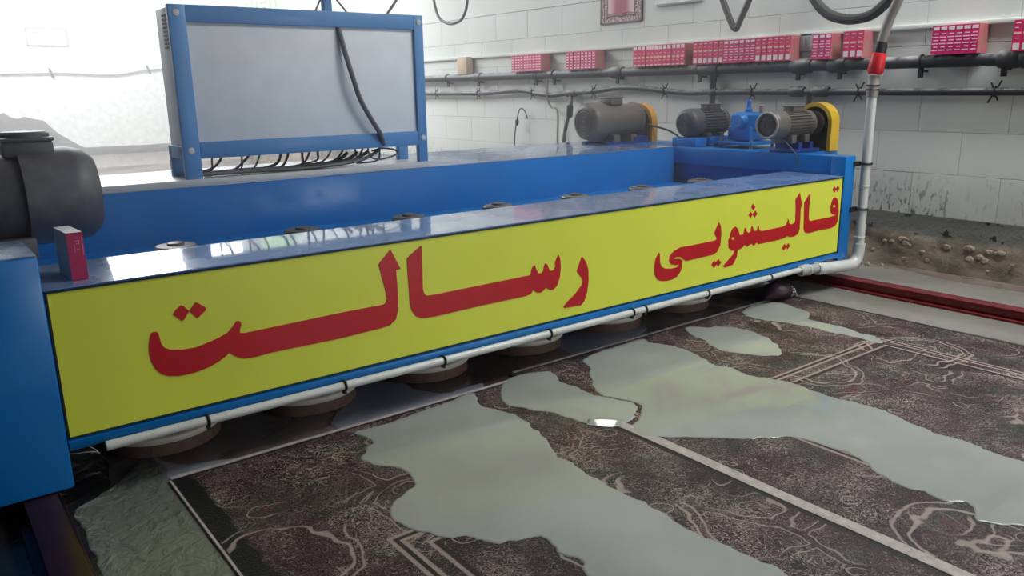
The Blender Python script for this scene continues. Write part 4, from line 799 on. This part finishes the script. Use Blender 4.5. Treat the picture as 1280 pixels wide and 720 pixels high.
wq(MB(), 3.66, 4.06, 1.548, 1.86, .016).build('notice_board', M['plaque'], pn)
wq(MB(), 3.655, 4.045, 1.538, 1.549, .018).build('lower_edge', M['plaqueline'], pn)
pq = thing('wall_plaque', (1.85, YB-.01, 1.63), 'faded white plaque with a thin grey border on the back wall', 'plaque')
MB().box(1.60, 2.09, YB-.016, YB-.001, 1.632, 1.862).build('plaque_board', M['plaque'], pq)
pl_ = MB()
for a in ((1.60, 2.09, 1.632, 1.65), (1.60, 2.09, 1.845, 1.862), (1.60, 1.615, 1.632, 1.862), (2.075, 2.09, 1.632, 1.862), (1.68, 1.75, 1.79, 1.81), (1.95, 2.0, 1.785, 1.80), (1.67, 2.02, 1.755, 1.762)): pl_.box(a[0], a[1], YB-.018, YB-.015, a[2], a[3])
pl_.build('plaque_border', M['plaqueline'], pq)
wc = thing('wall_cable', (1.8, YB-.03, 1.3), 'grey cable clipped along the back wall behind the machine', 'cable')
MB().tube([(-2.2, YB-.03, 1.24), (.6, YB-.03, 1.265), (1.7, YB-.03, 1.285), (2.0, YB-.03, 1.285), (2.6, YB-.03, 1.262), (3.0, YB-.03, 1.32), (3.4, YB-.03, 1.345), (4.4, YB-.03, 1.33)], .012, 8, 8).build('cable_run', M['plaqueline'], wc)
for x, z in ((1.83, 1.287), (3.06, 1.33)): MB().tube([(x-.02, YB-.03, z+.06), (x+.02, YB-.03, z-.06)], .014, 6).build('cable_clip', M['cable'], wc)
lp = thing('added_lamp', (3.60, 3.67, 3.42), 'unseen round high bay lamp added above the machine for the puddle highlight', 'lamp')  # unseen lamp, added so its reflection makes the puddle highlight
MB().lathe((3.60, 3.67, 3.44), (0, 0, 1), [(0, .25), (.06, .22), (.14, .10), (.22, .07), (.26, .03)], 32, cap=False).build('lamp_shade', M['alu'], lp)
MB().lathe((3.60, 3.67, 3.45), (0, 0, 1), [(0, .235), (.006, .235)], 32).build('lamp_lens', M['lamp'], lp)
MB().tube([(3.60, 3.67, 3.69), (3.60, 3.67, ZC)], .012, 8).build('hanging_rod', M['steel'], lp)

# soaked cloth at the back corner of the wide carpet
sc_ = thing('rolled_cloth', (3.19, 2.13, 0), 'soaked dark maroon rolled cloth with frayed pale end at far right carpet corner', 'cloth')
m = MB(); n = 22; R = [.010, .028, .038, .040, .042, .040, .037, .030]
pt = [Vector((3.115+.0215*i, 2.145-.004*i+.006*math.sin(i*1.3), 0)) for i in range(8)]
for i, p in enumerate(pt):
    for k in range(n):
        a = 2*math.pi*k/n; rr = R[i]*(1+.10*math.sin(3*a+i))
        m.v.append(Vector((p.x+.03*math.cos(a)*.2, p.y+rr*1.35*math.cos(a), max(.012, .012+R[i]+rr*math.sin(a)))))
for i in range(7): m.f += [(i*n+k, i*n+(k+1) % n, (i+1)*n+(k+1) % n, (i+1)*n+k) for k in range(n)]
m.f += [tuple(range(n)), tuple(7*n+k for k in range(n))]; m.mi = [0]*len(m.f)
m.build('cloth_roll', M['purple'], sc_, sharp=60)
fr = MB()
for k in range(12):
    a = 2*math.pi*k/12; fr.tube([(3.255, 2.118+.03*math.cos(a), .042+.024*math.sin(a)), (3.28, 2.118+.036*math.cos(a), .04+.026*math.sin(a)), (3.29, 2.116+.038*math.cos(a), .018+.012*max(0, math.sin(a)))], .004, 5)
fr.build('frayed_end', M['fringe'], sc_)

# haze volume added over the far half of the hall to imitate lens glare
hz = bpy.data.materials.new('glare_haze_volume'); hz.use_nodes = True; nt = hz.node_tree; nt.nodes.clear()
vs_ = nt.nodes.new('ShaderNodeVolumeScatter'); vs_.inputs['Density'].default_value = .05; vs_.inputs['Anisotropy'].default_value = .35
ou = nt.nodes.new('ShaderNodeOutputMaterial'); nt.links.new(vs_.outputs[0], ou.inputs['Volume'])
hzo = MB().box(XL+.02, XR-.10, 2.0, YB-.08, .02, ZC-.2).build('glare_haze', hz, origin=(1, 7, 0)); hzo['kind'] = 'structure'
